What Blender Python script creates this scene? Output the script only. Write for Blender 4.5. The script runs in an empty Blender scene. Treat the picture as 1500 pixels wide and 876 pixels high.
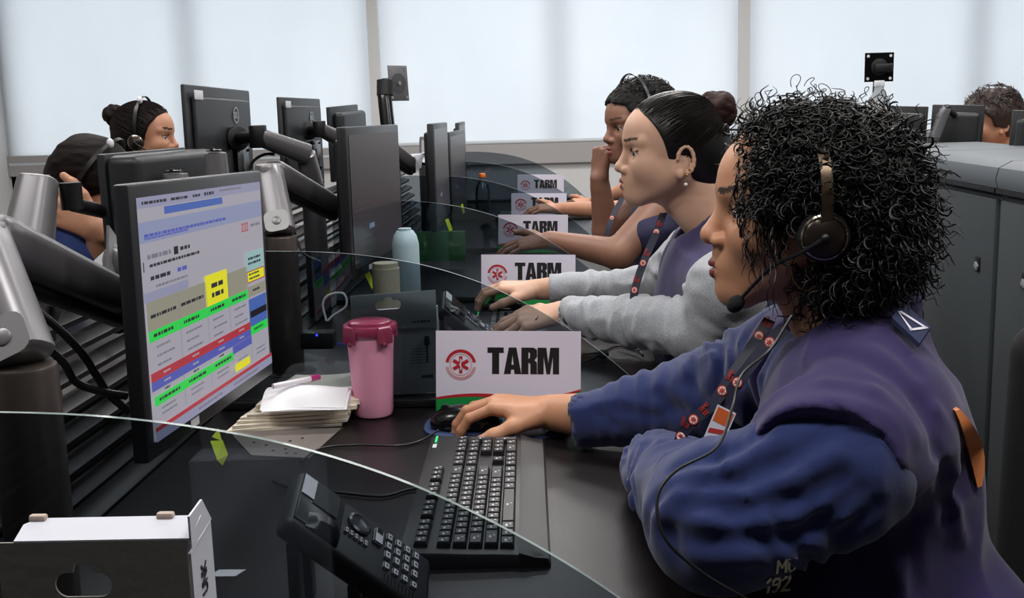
import bpy, bmesh, math, random
import numpy as np
from mathutils import Vector, Matrix
from mathutils.bvhtree import BVHTree
from mathutils import noise as mnoise
random.seed(7)
S = bpy.context.scene
COL = S.collection
V = Vector
PI = math.pi

# ---------------------------------------------------------------- camera
F = 1600.0                     # focal length in pixels of the 1500 px wide frame
CAMZ = 1.278
wy = V((64, -283, 1600)).normalized()
wdown = V((252, 9103, 1600)).normalized()
wz = -wdown
wx = wy.cross(wz).normalized()
CAM = V((0, 0, CAMZ))
cd = bpy.data.cameras.new('camera'); cam = bpy.data.objects.new('camera', cd); COL.objects.link(cam)
cd.sensor_width = 36; cd.lens = 36 * F / 1500; cd.clip_start = .02; cd.clip_end = 60
cam.matrix_world = Matrix(((wx.x, -wx.y, -wx.z, 0), (wy.x, -wy.y, -wy.z, 0), (wz.x, -wz.y, -wz.z, CAMZ), (0, 0, 0, 1)))
S.camera = cam

def ray(px, py):
    c = V(((px - 750) / F, (py - 438) / F, 1))
    return V((c.dot(wx), c.dot(wy), c.dot(wz)))
def PY(px, py, y): d = ray(px, py); return CAM + d * (y / d.y)
def PX(px, py, x): d = ray(px, py); return CAM + d * (x / d.x)
def PZ(px, py, z=.75): d = ray(px, py); return CAM + d * ((z - CAMZ) / d.z)
def PD(px, py, dep): return CAM + ray(px, py) * dep

# ---------------------------------------------------------------- world, lights, exposure
w = bpy.data.worlds.new('world'); S.world = w; w.use_nodes = True
bg = w.node_tree.nodes['Background']; bg.inputs[0].default_value = (.80, .88, 1, 1); bg.inputs[1].default_value = .8
S.view_settings.view_transform = 'Standard'; S.view_settings.look = 'None'
S.view_settings.gamma = 1; S.view_settings.use_curve_mapping = False
S.view_settings.exposure = 0.0
def area(name, loc, size, power, col, direction):
    l = bpy.data.lights.new(name, 'AREA'); l.shape = 'RECTANGLE'; l.size, l.size_y = size
    l.energy = power; l.color = col
    o = bpy.data.objects.new(name, l); COL.objects.link(o); o.location = loc
    o.rotation_euler = V(direction).to_track_quat('-Z', 'Y').to_euler()
    return o
WALLY = 7.9
# daylight outside the blinds
area('daylight', (0.3, WALLY + 1.6, 2.0), (11, 4.0), 375, (1, .985, .965), (0, -1, -.05))
# ceiling luminaires (the emitting area sits inside each fitting)
CEIL = 2.75
LAMPS = [(-1.7, 1.0), (-1.7, 3.4), (-1.7, 5.8), (.1, .6), (.1, 2.6), (.1, 4.6), (.1, 6.4), (2.0, 1.4), (2.0, 3.8), (2.0, 6.0)]
for i, (x, y) in enumerate(LAMPS):
    area('ceiling_lamp_light', (x, y, CEIL - .055), (1.15, .28), 24, (1, .98, .955), (0, 0, -1))

# ---------------------------------------------------------------- materials
def lin(h):
    if isinstance(h, str):
        h = h.lstrip('#'); c = [int(h[i:i + 2], 16) / 255 for i in (0, 2, 4)]
    else: c = [v / 255 for v in h]
    return tuple((v / 12.92 if v <= .04045 else ((v + .055) / 1.055) ** 2.4) for v in c) + (1,)
MATS = {}
def mat(name, col, rough=.5, metal=0, bump=0, bscale=200, spec=.5, emis=0, var=0, vscale=8, sheen=0, sss=0, coat=0, trans=0, stretch=None, bdist=.001):
    if name in MATS: return MATS[name]
    m = bpy.data.materials.new(name); m.use_nodes = True; nt = m.node_tree; b = nt.nodes['Principled BSDF']
    c = lin(col) if not (isinstance(col, tuple) and len(col) == 4) else col
    b.inputs['Base Color'].default_value = c; b.inputs['Roughness'].default_value = rough
    b.inputs['Metallic'].default_value = metal; b.inputs['Specular IOR Level'].default_value = spec
    if sheen: b.inputs['Sheen Weight'].default_value = sheen; b.inputs['Sheen Roughness'].default_value = .5
    if coat: b.inputs['Coat Weight'].default_value = coat; b.inputs['Coat Roughness'].default_value = .1
    if trans: b.inputs['Transmission Weight'].default_value = trans
    if sss:
        b.inputs['Subsurface Weight'].default_value = sss; b.inputs['Subsurface Radius'].default_value = (1, .35, .2); b.inputs['Subsurface Scale'].default_value = .006
    if emis: b.inputs['Emission Color'].default_value = c; b.inputs['Emission Strength'].default_value = emis
    tc = None
    if bump or var:
        tc = nt.nodes.new('ShaderNodeTexCoord'); src = tc.outputs['Object']
        if stretch:
            mp = nt.nodes.new('ShaderNodeMapping'); mp.inputs['Scale'].default_value = stretch
            nt.links.new(src, mp.inputs[0]); src = mp.outputs[0]
    if bump:
        n = nt.nodes.new('ShaderNodeTexNoise'); n.inputs['Scale'].default_value = bscale; n.inputs['Detail'].default_value = 3
        nt.links.new(src, n.inputs['Vector'])
        bp = nt.nodes.new('ShaderNodeBump'); bp.inputs['Strength'].default_value = bump; bp.inputs['Distance'].default_value = bdist
        nt.links.new(n.outputs[0], bp.inputs['Height']); nt.links.new(bp.outputs[0], b.inputs['Normal'])
    if var:
        n2 = nt.nodes.new('ShaderNodeTexNoise'); n2.inputs['Scale'].default_value = vscale; n2.inputs['Detail'].default_value = 4
        nt.links.new(src, n2.inputs['Vector'])
        r = nt.nodes.new('ShaderNodeMapRange'); r.inputs[1].default_value = .3; r.inputs[2].default_value = .7
        r.inputs[3].default_value = 1 - var; r.inputs[4].default_value = 1 + var
        nt.links.new(n2.outputs[0], r.inputs[0])
        mx = nt.nodes.new('ShaderNodeVectorMath'); mx.operation = 'SCALE'; mx.inputs[0].default_value = c[:3]
        nt.links.new(r.outputs[0], mx.inputs['Scale']); nt.links.new(mx.outputs[0], b.inputs['Base Color'])
    MATS[name] = m
    return m
def emit(name, col, s=1.0):
    if name in MATS: return MATS[name]
    m = bpy.data.materials.new(name); m.use_nodes = True; nt = m.node_tree
    b = nt.nodes['Principled BSDF']; b.inputs['Base Color'].default_value = (.01, .01, .012, 1); b.inputs['Roughness'].default_value = .35
    b.inputs['Emission Color'].default_value = lin(col); b.inputs['Emission Strength'].default_value = s
    MATS[name] = m; return m

BLACK = mat('black_plastic', '#0c0d0f', .42, bump=.15, bscale=900)
BLACKG = mat('gloss_black', '#0b0b0d', .18)
CHAR = mat('charcoal_plastic', '#181a1e', .45, bump=.12, bscale=700)
BEZEL = mat('bezel_grey', '#1d1e22', .38)
GUN = mat('gunmetal_paint', '#5a585b', .36, metal=.4)
DGUN = mat('dark_gunmetal', '#38383c', .4, metal=.5)
SILVER = mat('silver_metal', '#838184', .4, metal=.6)
BRONZE = mat('dark_nickel', '#5c5450', .35, metal=.7)
WHITEP = mat('white_card', '#dcd8e2', .6)
PAPER = mat('paper', '#efe9df', .8)
DESK = mat('desk_laminate', '#151113', .38, bump=.25, bscale=500, spec=.4, var=.12, vscale=30)
def glassmat(name, tint, rough=.03):
    m = bpy.data.materials.new(name); m.use_nodes = True; nt = m.node_tree; nt.nodes.clear()
    o = nt.nodes.new('ShaderNodeOutputMaterial'); t = nt.nodes.new('ShaderNodeBsdfTransparent'); g = nt.nodes.new('ShaderNodeBsdfGlossy')
    fr = nt.nodes.new('ShaderNodeFresnel'); fr.inputs[0].default_value = 1.45; mx = nt.nodes.new('ShaderNodeMixShader')
    t.inputs[0].default_value = tint; g.inputs['Roughness'].default_value = rough; g.inputs[0].default_value = (.8, .85, .9, 1)
    nt.links.new(fr.outputs[0], mx.inputs[0]); nt.links.new(t.outputs[0], mx.inputs[1]); nt.links.new(g.outputs[0], mx.inputs[2])
    nt.links.new(mx.outputs[0], o.inputs[0]); MATS[name] = m; return m
SMOKE = glassmat('smoked_glass', (.57, .61, .64, 1))
CLEAR = glassmat('clear_plastic', (.90, .93, .94, 1), .08)
MILK = mat('milky_plastic', '#c9d2d8', .35, trans=.55)

# ---------------------------------------------------------------- mesh helpers
class B:
    """collects shapes into one mesh with several materials"""
    def __init__(s): s.bm = bmesh.new()
    def _mi(s, n0, mi):
        s.bm.faces.ensure_lookup_table()
        for f in s.bm.faces[n0:]: f.material_index = mi
    def box(s, c, size, rot=None, bev=0, mi=0, seg=2):
        n0 = len(s.bm.faces); M = Matrix.Translation(V(c)) @ (rot.to_4x4() if rot else Matrix()) @ Matrix.Diagonal((size[0], size[1], size[2], 1))
        g = bmesh.ops.create_cube(s.bm, size=1, matrix=M)
        if bev:
            ed = list({e for v in g['verts'] for e in v.link_edges})
            bmesh.ops.bevel(s.bm, geom=ed, offset=min(bev, min(size) * .45), segments=seg, affect='EDGES', profile=.5)
        s._mi(n0, mi); return s
    def cyl(s, a, b, r1, r2=None, seg=20, mi=0, bev=0):
        a, b = V(a), V(b); d = b - a; r2 = r1 if r2 is None else r2
        q = d.to_track_quat('Z', 'Y').to_matrix().to_4x4(); n0 = len(s.bm.faces)
        g = bmesh.ops.create_cone(s.bm, cap_ends=True, segments=seg, radius1=r1, radius2=r2, depth=d.length, matrix=Matrix.Translation((a + b) / 2) @ q)
        if bev:
            caps = {f for v in g['verts'] for f in v.link_faces if len(f.verts) == seg}
            ed = list({e for f in caps for e in f.edges})
            bmesh.ops.bevel(s.bm, geom=ed, offset=bev, segments=2, affect='EDGES', profile=.5)
        s._mi(n0, mi); return s
    def ball(s, c, r, seg=16, mi=0, rot=None):
        n0 = len(s.bm.faces); r = (r, r, r) if not hasattr(r, '__len__') else r
        M = Matrix.Translation(V(c)) @ (rot.to_4x4() if rot else Matrix()) @ Matrix.Diagonal((r[0], r[1], r[2], 1))
        bmesh.ops.create_uvsphere(s.bm, u_segments=seg, v_segments=max(6, seg // 2), radius=1, matrix=M); s._mi(n0, mi); return s
    def loft(s, rings, mi=0, caps=True, closed=True):
        n0 = len(s.bm.faces); R = [[s.bm.verts.new(p) for p in r] for r in rings]; n = len(R[0])
        for i in range(len(R) - 1):
            for j in range(n if closed else n - 1):
                k = (j + 1) % n
                try: s.bm.faces.new((R[i][j], R[i][k], R[i + 1][k], R[i + 1][j]))
                except ValueError: pass
        if caps and closed:
            s.bm.faces.new(R[0][::-1]); s.bm.faces.new(R[-1])
        s._mi(n0, mi); return s
    def tube(s, pts, r, seg=6, mi=0, caps=True):
        pts = [V(p) for p in pts]; rr = r if hasattr(r, '__len__') else [r] * len(pts)
        t = (pts[1] - pts[0]).normalized(); n = t.orthogonal().normalized(); rings = []
        for i, p in enumerate(pts):
            t2 = (pts[min(i + 1, len(pts) - 1)] - pts[max(i - 1, 0)])
            if t2.length > 1e-9: t2.normalize(); n = (n - t2 * n.dot(t2)).normalized(); t = t2
            bi = t.cross(n)
            rings.append([p + (n * math.cos(2 * PI * k / seg) + bi * math.sin(2 * PI * k / seg)) * rr[i] for k in range(seg)])
        return s.loft(rings, mi, caps)
    def prism(s, pts, o, u, v, n, th, mi=0):
        """polygon pts (2D) in the frame o,u,v extruded th along n"""
        n0 = len(s.bm.faces); o, u, v, n = V(o), V(u), V(v), V(n)
        A = [s.bm.verts.new(o + u * x + v * y) for x, y in pts]
        if abs(th) < 1e-7: s.bm.faces.new(A)
        else:
            Bv = [s.bm.verts.new(o + u * x + v * y + n * th) for x, y in pts]
            s.bm.faces.new(A[::-1]); s.bm.faces.new(Bv); m = len(A)
            for i in range(m): s.bm.faces.new((A[i], A[(i + 1) % m], Bv[(i + 1) % m], Bv[i]))
        s._mi(n0, mi); return s
    def lathe(s, prof, c, axis=(0, 0, 1), seg=32, mi=0, caps=True):
        c = V(c); q = V(axis).to_track_quat('Z', 'Y'); rings = []
        for r, z in prof: rings.append([c + q @ V((r * math.cos(2 * PI * k / seg), r * math.sin(2 * PI * k / seg), z)) for k in range(seg)])
        return s.loft(rings, mi, caps)

def tag(o, label, cat, group=None, kind=None):
    o['label'] = label; o['category'] = cat
    if group: o['group'] = group
    if kind: o['kind'] = kind
    return o
def thing(name, label, cat, loc=(0, 0, 0), rot=None, group=None):
    o = bpy.data.objects.new(name, None); COL.objects.link(o); o.location = loc
    if rot is not None: o.rotation_euler = rot
    o.empty_display_size = .05
    return tag(o, label, cat, group)
def finish(name, me, mats, parent=None, world=False, smooth=True, autos=False, loc=None):
    for m in (mats if isinstance(mats, (list, tuple)) else [mats]): me.materials.append(m)
    if smooth: me.shade_smooth()
    if autos: me.set_sharp_from_angle(angle=math.radians(38))
    o = bpy.data.objects.new(name, me); COL.objects.link(o)
    if parent is not None:
        o.parent = parent
        if world:
            t = V((0, 0, 0)); p = parent
            while p is not None: t += p.location; p = p.parent
            me.transform(Matrix.Translation(-t))
    elif loc is not None:
        me.transform(Matrix.Translation(-V(loc))); o.location = loc
    return o
def obj(name, b, mats, parent=None, world=False, smooth=True, label=None, loc=None):
    bmesh.ops.recalc_face_normals(b.bm, faces=b.bm.faces)
    me = bpy.data.meshes.new(name); b.bm.to_mesh(me); b.bm.free()
    o = finish(name, me, mats, parent, world, smooth, smooth, loc)
    if label: o['label'] = label
    return o
def struct(name, b, mats, smooth=False):
    o = obj(name, b, mats, None, smooth=smooth); o['kind'] = 'structure'; return o
def dup(root, loc, rot=None, label=None):
    r = root.copy(); COL.objects.link(r); r.location = loc
    if rot is not None: r.rotation_euler = rot
    if label: r['label'] = label
    for ch in list(root.children):
        c = ch.copy(); COL.objects.link(c); c.parent = r
        for g in list(ch.children): d = g.copy(); COL.objects.link(d); d.parent = c
    return r
def bez(pts, n=24):
    """Catmull-Rom through pts"""
    P = [V(p) for p in pts]; P = [P[0] * 2 - P[1]] + P + [P[-1] * 2 - P[-2]]; out = []
    k = len(P) - 3
    for i in range(k):
        m = max(2, n // k)
        for j in range(m):
            t = j / m; a, b, c, d = P[i:i + 4]
            out.append(.5 * ((2 * b) + (c - a) * t + (2 * a - 5 * b + 4 * c - d) * t * t + (3 * b - a - 3 * c + d) * t ** 3))
    out.append(P[-2]); return out

# ---------------------------------------------------------------- glyphs
GL = {
 'T': (.56, [[(0,1),(0,.8),(.16,.8),(.16,0),(.4,0),(.4,.8),(.56,.8),(.56,1)]]),
 'A': (.60, [[(0,0),(.17,1),(.3,1),(.3,.74),(.262,.35),(.3,.35),(.3,.17),(.25,.17),(.235,0)], [(.6,0),(.43,1),(.3,1),(.3,.74),(.338,.35),(.3,.35),(.3,.17),(.35,.17),(.365,0)]]),
 'R': (.55, [[(0,0),(0,1),(.24,1),(.24,0)], [(.24,1),(.42,1),(.53,.92),(.54,.66),(.45,.52),(.53,.44),(.54,0),(.31,0),(.31,.36),(.28,.42),(.24,.42),(.24,.58),(.29,.6),(.3,.79),(.24,.83)]]),
 'M': (.74, [[(0,0),(0,1),(.3,1),(.37,.42),(.44,1),(.74,1),(.74,0),(.53,0),(.53,.66),(.43,0),(.31,0),(.21,.66),(.21,0)]]),
}
STROKES = {'M': [[(0,0),(0,1),(.35,.4),(.7,1),(.7,0)]], 'U': [[(0,1),(0,.2),(.15,0),(.4,0),(.55,.2),(.55,1)]], '1': [[(0,.8),(.2,1),(.2,0)]],
 '9': [[(.5,.6),(.35,.5),(.1,.5),(0,.65),(0,.85),(.12,1),(.4,1),(.5,.85),(.5,.3),(.35,0),(.1,0)]], '2': [[(0,.8),(.12,1),(.4,1),(.5,.8),(.45,.6),(0,0),(.55,0)]],
 'N': [[(0,0),(0,1),(.55,0),(.55,1)]], 'K': [[(0,0),(0,1)], [(.5,1),(0,.45),(.5,0)]], 'S': [[(.5,.85),(.38,1),(.1,1),(0,.8),(.1,.55),(.4,.48),(.5,.25),(.4,0),(.1,0),(0,.15)]],
 'A': [[(0,0),(.28,1),(.56,0)], [(.1,.35),(.46,.35)]], 'D': [[(0,0),(0,1),(.3,1),(.5,.75),(.5,.25),(.3,0),(0,0)]], 'E': [[(.5,1),(0,1),(0,0),(.5,0)], [(0,.5),(.4,.5)]],
 'L': [[(0,1),(0,0),(.45,0)]], 'C': [[(.5,.85),(.38,1),(.1,1),(0,.8),(0,.2),(.1,0),(.38,0),(.5,.15)]], 'O': [[(.12,0),(0,.2),(0,.8),(.12,1),(.4,1),(.52,.8),(.52,.2),(.4,0),(.12,0)]],
 'I': [[(0,0),(0,1)]], 'B': [[(0,0),(0,1),(.35,1),(.45,.8),(.35,.55),(0,.5)], [(.35,.55),(.5,.3),(.38,0),(0,0)]], 'T': [[(0,1),(.5,1)], [(.25,1),(.25,0)]], 'R': [[(0,0),(0,1),(.38,1),(.48,.78),(.38,.55),(0,.5)], [(.2,.5),(.5,0)]]}
def stroke_quads(word, sw=.16, gap=.22):
    """word -> list of 2D quads, cap height 1"""
    out = []; x = 0
    for ch in word:
        if ch == ' ': x += .4; continue
        w_ = 0
        for st in STROKES[ch]:
            for (ax, ay), (bx, by) in zip(st, st[1:]):
                d = math.hypot(bx - ax, by - ay) or 1; ux, uy = (bx - ax) / d, (by - ay) / d; h = sw / 2
                ax2, ay2, bx2, by2 = ax - ux * h * .8, ay - uy * h * .8, bx + ux * h * .8, by + uy * h * .8
                out.append([(x + ax2 - uy * h, ay2 + ux * h), (x + bx2 - uy * h, by2 + ux * h), (x + bx2 + uy * h, by2 - ux * h), (x + ax2 + uy * h, ay2 - ux * h)])
            w_ = max(w_, max(p[0] for p in st))
        x += w_ + gap
    return out, x - gap

# ---------------------------------------------------------------- signed distance modelling
_rng = np.random.RandomState(3); _LAT = _rng.rand(48, 48, 48).astype(np.float32) * 2 - 1
def vnoise(x, y, z):
    xi, yi, zi = np.floor(x).astype(int), np.floor(y).astype(int), np.floor(z).astype(int)
    fx, fy, fz = x - xi, y - yi, z - zi
    fx, fy, fz = [f * f * (3 - 2 * f) for f in (fx, fy, fz)]
    r = 0
    for a in (0, 1):
        for b in (0, 1):
            for c in (0, 1):
                r = r + _LAT[(xi + a) % 48, (yi + b) % 48, (zi + c) % 48] * (fx if a else 1 - fx) * (fy if b else 1 - fy) * (fz if c else 1 - fz)
    return r
class SDF:
    def __init__(s, lo, hi, h):
        s.lo = np.array(lo, float); s.h = h; s.n = np.ceil((np.array(hi) - s.lo) / h).astype(int) + 1
        s.D = np.full(s.n, .5, np.float32); s.M = np.zeros(s.n, np.int8)
    def region(s, lo, hi):
        a = np.clip(np.floor((np.array(lo) - s.lo) / s.h).astype(int), 0, s.n); b = np.clip(np.ceil((np.array(hi) - s.lo) / s.h).astype(int) + 1, 0, s.n)
        sl = tuple(slice(int(i), int(j)) for i, j in zip(a, b))
        g = [s.lo[i] + np.arange(a[i], b[i], dtype=np.float32) * s.h for i in range(3)]
        X = g[0][:, None, None]; Y = g[1][None, :, None]; Z = g[2][None, None, :]
        return sl, X, Y, Z
    def put(s, sl, d, k, mi, op):
        A = s.D[sl]; d = d.astype(np.float32)
        if A.size == 0: return
        if op == 'u':
            hh = np.maximum(k - np.abs(A - d), 0) / k if k > 0 else 0
            s.M[sl] = np.where(d < A, mi, s.M[sl]); s.D[sl] = np.minimum(A, d) - hh * hh * k * .25
        elif op == 's':
            d = -d; hh = np.maximum(k - np.abs(A - d), 0) / k if k > 0 else 0
            if mi >= 0: s.M[sl] = np.where(d > A, mi, s.M[sl])
            s.D[sl] = np.maximum(A, d) + hh * hh * k * .25
        elif op == 'p':   # paint only
            s.M[sl] = np.where(d < 0, mi, s.M[sl])
    def cone(s, a, b, r1, r2=None, k=.01, mi=0, op='u', sq=None):
        """round cone; sq=(axis, factor): thickness along that unit axis divided by factor"""
        a = np.array(a, float); b = np.array(b, float); r2 = r1 if r2 is None else r2; m = max(r1, r2) * (1 if sq is None else max(1, 1 / sq[1])) + k + 3 * s.h
        sl, X, Y, Z = s.region(np.minimum(a, b) - m, np.maximum(a, b) + m)
        ab = b - a; L = max(ab @ ab, 1e-12)
        px, py, pz = X - a[0], Y - a[1], Z - a[2]
        t = np.clip((px * ab[0] + py * ab[1] + pz * ab[2]) / L, 0, 1)
        qx, qy, qz = px - t * ab[0], py - t * ab[1], pz - t * ab[2]
        if sq is None: d = np.sqrt(qx * qx + qy * qy + qz * qz) - (r1 + (r2 - r1) * t)
        else:
            u = np.array(sq[0], float); u /= np.linalg.norm(u); q = qx * u[0] + qy * u[1] + qz * u[2]; e = sq[1] - 1
            qx, qy, qz = qx + q * u[0] * e, qy + q * u[1] * e, qz + q * u[2] * e
            d = (np.sqrt(qx * qx + qy * qy + qz * qz) - (r1 + (r2 - r1) * t)) / max(1, sq[1])
        s.put(sl, d, k, mi, op)
    def chain(s, pts, rr, k=.01, mi=0, **kw):
        for i in range(len(pts) - 1): s.cone(pts[i], pts[i + 1], rr[i], rr[i + 1], k, mi, **kw)
    def ell(s, c, r, k=.01, mi=0, op='u', R=None):
        c = np.array(c, float); r = np.array(r, float); m = r.max() + k + 3 * s.h
        sl, X, Y, Z = s.region(c - m, c + m); x, y, z = X - c[0], Y - c[1], Z - c[2]
        if R is not None:
            R = np.array(R)
            x, y, z = [x * R[0][i] + y * R[1][i] + z * R[2][i] for i in range(3)]
        k0 = np.sqrt((x / r[0]) ** 2 + (y / r[1]) ** 2 + (z / r[2]) ** 2); k1 = np.sqrt((x / r[0] ** 2) ** 2 + (y / r[1] ** 2) ** 2 + (z / r[2] ** 2) ** 2) + 1e-9
        s.put(sl, k0 * (k0 - 1) / k1, k, mi, op)
    def disp(s, fn, lo=None, hi=None):
        if lo is None: lo, hi = s.lo, s.lo + s.n * s.h
        sl, X, Y, Z = s.region(lo, hi); A = s.D[sl]; near = np.abs(A) < .04
        X, Y, Z = np.broadcast_arrays(X, Y, Z)
        A[near] += fn(X[near], Y[near], Z[near]).astype(np.float32); s.D[sl] = A
    def march(s, px, py):
        d = ray(px, py).normalized(); t = np.arange(.6, 4.5, s.h * .6); P = np.array(CAM)[None] + t[:, None] * np.array(d)[None]
        I = np.round((P - s.lo) / s.h).astype(int); ok = ((I >= 0) & (I < s.n)).all(1); I, t = I[ok], t[ok]
        if not len(t): return None
        v = s.D[I[:, 0], I[:, 1], I[:, 2]] < 0
        if not v.any(): return None
        return CAM + d * float(t[np.argmax(v)])
    def half(s, p, n, k=0, mi=-1):
        """cut away everything on the side n points to"""
        sl, X, Y, Z = s.region(s.lo, s.lo + s.n * s.h); n = np.array(n, float); n /= np.linalg.norm(n)
        d = (X - p[0]) * n[0] + (Y - p[1]) * n[1] + (Z - p[2]) * n[2]; s.put(sl, -d, max(k, 1e-6), mi, 's')
    def mesh(s, name):
        D = s.D; D[0] = D[-1] = .5; D[:, 0] = D[:, -1] = .5; D[:, :, 0] = D[:, :, -1] = .5
        In = D < 0; nx, ny, nz = D.shape
        cnt = np.zeros((nx - 1, ny - 1, nz - 1), np.int8); offs = [(a, b, c) for a in (0, 1) for b in (0, 1) for c in (0, 1)]
        for a, b, c in offs: cnt += In[a:nx - 1 + a, b:ny - 1 + b, c:nz - 1 + c]
        I = np.argwhere((cnt > 0) & (cnt < 8)); idx = np.full(cnt.shape, -1, np.int32); idx[I[:, 0], I[:, 1], I[:, 2]] = np.arange(len(I))
        C = {o: D[I[:, 0] + o[0], I[:, 1] + o[1], I[:, 2] + o[2]] for o in offs}
        P = np.zeros((len(I), 3)); W = np.zeros(len(I))
        for ax in range(3):
            for o in offs:
                if o[ax]: continue
                o2 = tuple(o[i] + (1 if i == ax else 0) for i in range(3)); a, b = C[o], C[o2]; m = (a < 0) != (b < 0)
                t = np.where(m, a / np.where(m, a - b, 1), 0); q = np.zeros((len(I), 3)) + np.array(o); q[:, ax] = t
                P[m] += q[m]; W[m] += 1
        P = (P / W[:, None] + I) * s.h + s.lo
        M = s.M[I[:, 0], I[:, 1], I[:, 2]]; Q = []
        for ax in range(3):
            a = np.take(In, range(In.shape[ax] - 1), ax); b = np.take(In, range(1, In.shape[ax]), ax); E = np.argwhere(a != b)
            u, v = [(1, 2), (2, 0), (0, 1)][ax]; flip = a[E[:, 0], E[:, 1], E[:, 2]]
            cs = []
            for du, dv in ((1, 1), (0, 1), (0, 0), (1, 0)):
                c = E.copy(); c[:, u] -= du; c[:, v] -= dv; cs.append(idx[c[:, 0], c[:, 1], c[:, 2]])
            q = np.stack(cs, 1); q[~flip] = q[~flip][:, ::-1]; Q.append(q)
        Q = np.concatenate(Q); Q = Q[(Q >= 0).all(1)]
        return P, Q, M
def build(name, parts, mats, parent=None, world=True, label=None, relax=0):
    """parts: list of SDF grids or (P,Q,M); one mesh object"""
    Ps, Qs, Ms, off = [], [], [], 0
    for g in parts:
        P, Q, M = g.mesh(name) if isinstance(g, SDF) else g
        Ps.append(P); Qs.append(Q + off); Ms.append(M[Q[:, 0]]); off += len(P)
    P = np.concatenate(Ps); Q = np.concatenate(Qs); M = np.concatenate(Ms)
    me = bpy.data.meshes.new(name); me.vertices.add(len(P)); me.vertices.foreach_set('co', P.ravel())
    me.loops.add(len(Q) * 4); me.loops.foreach_set('vertex_index', Q.ravel()); me.polygons.add(len(Q))
    me.polygons.foreach_set('loop_start', np.arange(len(Q)) * 4); me.polygons.foreach_set('material_index', M.astype(np.int32))
    me.update(calc_edges=True); me.validate()
    o = finish(name, me, mats, parent, world)
    if label: o['label'] = label
    return o
def surface(objs):
    """BVH of world-space surfaces, for laying straps and prints on cloth"""
    vs, fs, off = [], [], 0
    bpy.context.view_layer.update()
    for o in objs:
        mw = o.matrix_world; vs += [mw @ v.co for v in o.data.vertices]; fs += [tuple(i + off for i in p.vertices) for p in o.data.polygons]; off = len(vs)
    return BVHTree.FromPolygons(vs, fs)
def hit(bvh, px, py, off=.002):
    d = ray(px, py).normalized(); loc, n, i, dist = bvh.ray_cast(CAM, d, 20)
    if loc is None: return None
    if n.dot(d) > 0: n = -n
    return loc + n * off, n
# ---------------------------------------------------------------- people
def skinmat(name, col, rough=.48):
    return mat(name, col, rough, bump=.12, bscale=420, sss=.12, var=.06, vscale=22, spec=.45)
SKIN1 = skinmat('skin_tan', '#c28c6c'); SKIN2 = skinmat('skin_light_olive', '#d0a58d'); SKIN3 = skinmat('skin_brown', '#8a6250'); SKIN4 = skinmat('skin_warm', '#b98468')
LIP1 = mat('lips_rose', '#7c3a3c', .38); LIP2 = mat('lips_pale', '#985a55', .42); BROW = mat('brow_hair', '#3b2c26', .85); NAIL = mat('nail', '#d3a892', .25)
EYEW = mat('eye_white', '#d8cfc9', .2, coat=.6); IRIS = mat('iris_brown', '#2a1711', .15, coat=.8)
HAIRB = mat('hair_black', '#0d0b0a', .42, spec=.45); HAIRD = mat('hair_dark_brown', '#1c1211', .65, spec=.2)
HAIRBR = mat('hair_brown', '#33241f', .5, bump=.6, bscale=90, bdist=.004)
NAVY = mat('navy_fleece', '#222d5c', .85, bump=.3, bscale=600, sheen=.25, spec=.2)
VEST = mat('purple_navy_drill', '#332a56', .82, bump=.35, bscale=700, sheen=.2, spec=.2)
DKVEST = mat('vest_lining', '#15151c', .9)
GREYKN = mat('heather_grey_knit', '#a3a6ac', .95, bump=.7, bscale=420, var=.16, vscale=260, sheen=.3)
PEACH = mat('peach_cotton', '#e3bfa6', .85)

class Fr:
    """head frame: origin between the ears, F to the nose, U to the crown, L to one side"""
    def __init__(s, o, yaw=0, pitch=0, roll=0, sc=1.04):
        # yaw degrees, 0 = facing -X, positive turns towards the camera (-Y)
        a = math.radians(yaw); f = V((-math.cos(a), -math.sin(a), 0)); u = V((0, 0, 1)); l = u.cross(f)
        p = math.radians(pitch); f, u = (f * math.cos(p) - u * math.sin(p)), (u * math.cos(p) + f * math.sin(p))
        r = math.radians(roll); l, u = (l * math.cos(r) + u * math.sin(r)), (u * math.cos(r) - l * math.sin(r))
        s.o, s.F, s.U, s.L, s.s = V(o), f, u, l, sc; s.R = np.array([f, l, u]).T
    def __call__(s, a, b, c): return s.o + (s.F * a + s.L * b + s.U * c) * s.s
    def from_nose(p, **k):
        f = Fr((0, 0, 0), **k); f.o = V(p) - f(.118, 0, -.02); return f
def grid_for(pts, pad, h):
    A = np.array([list(p) for p in pts]); return SDF(A.min(0) - pad, A.max(0) + pad, h)
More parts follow.
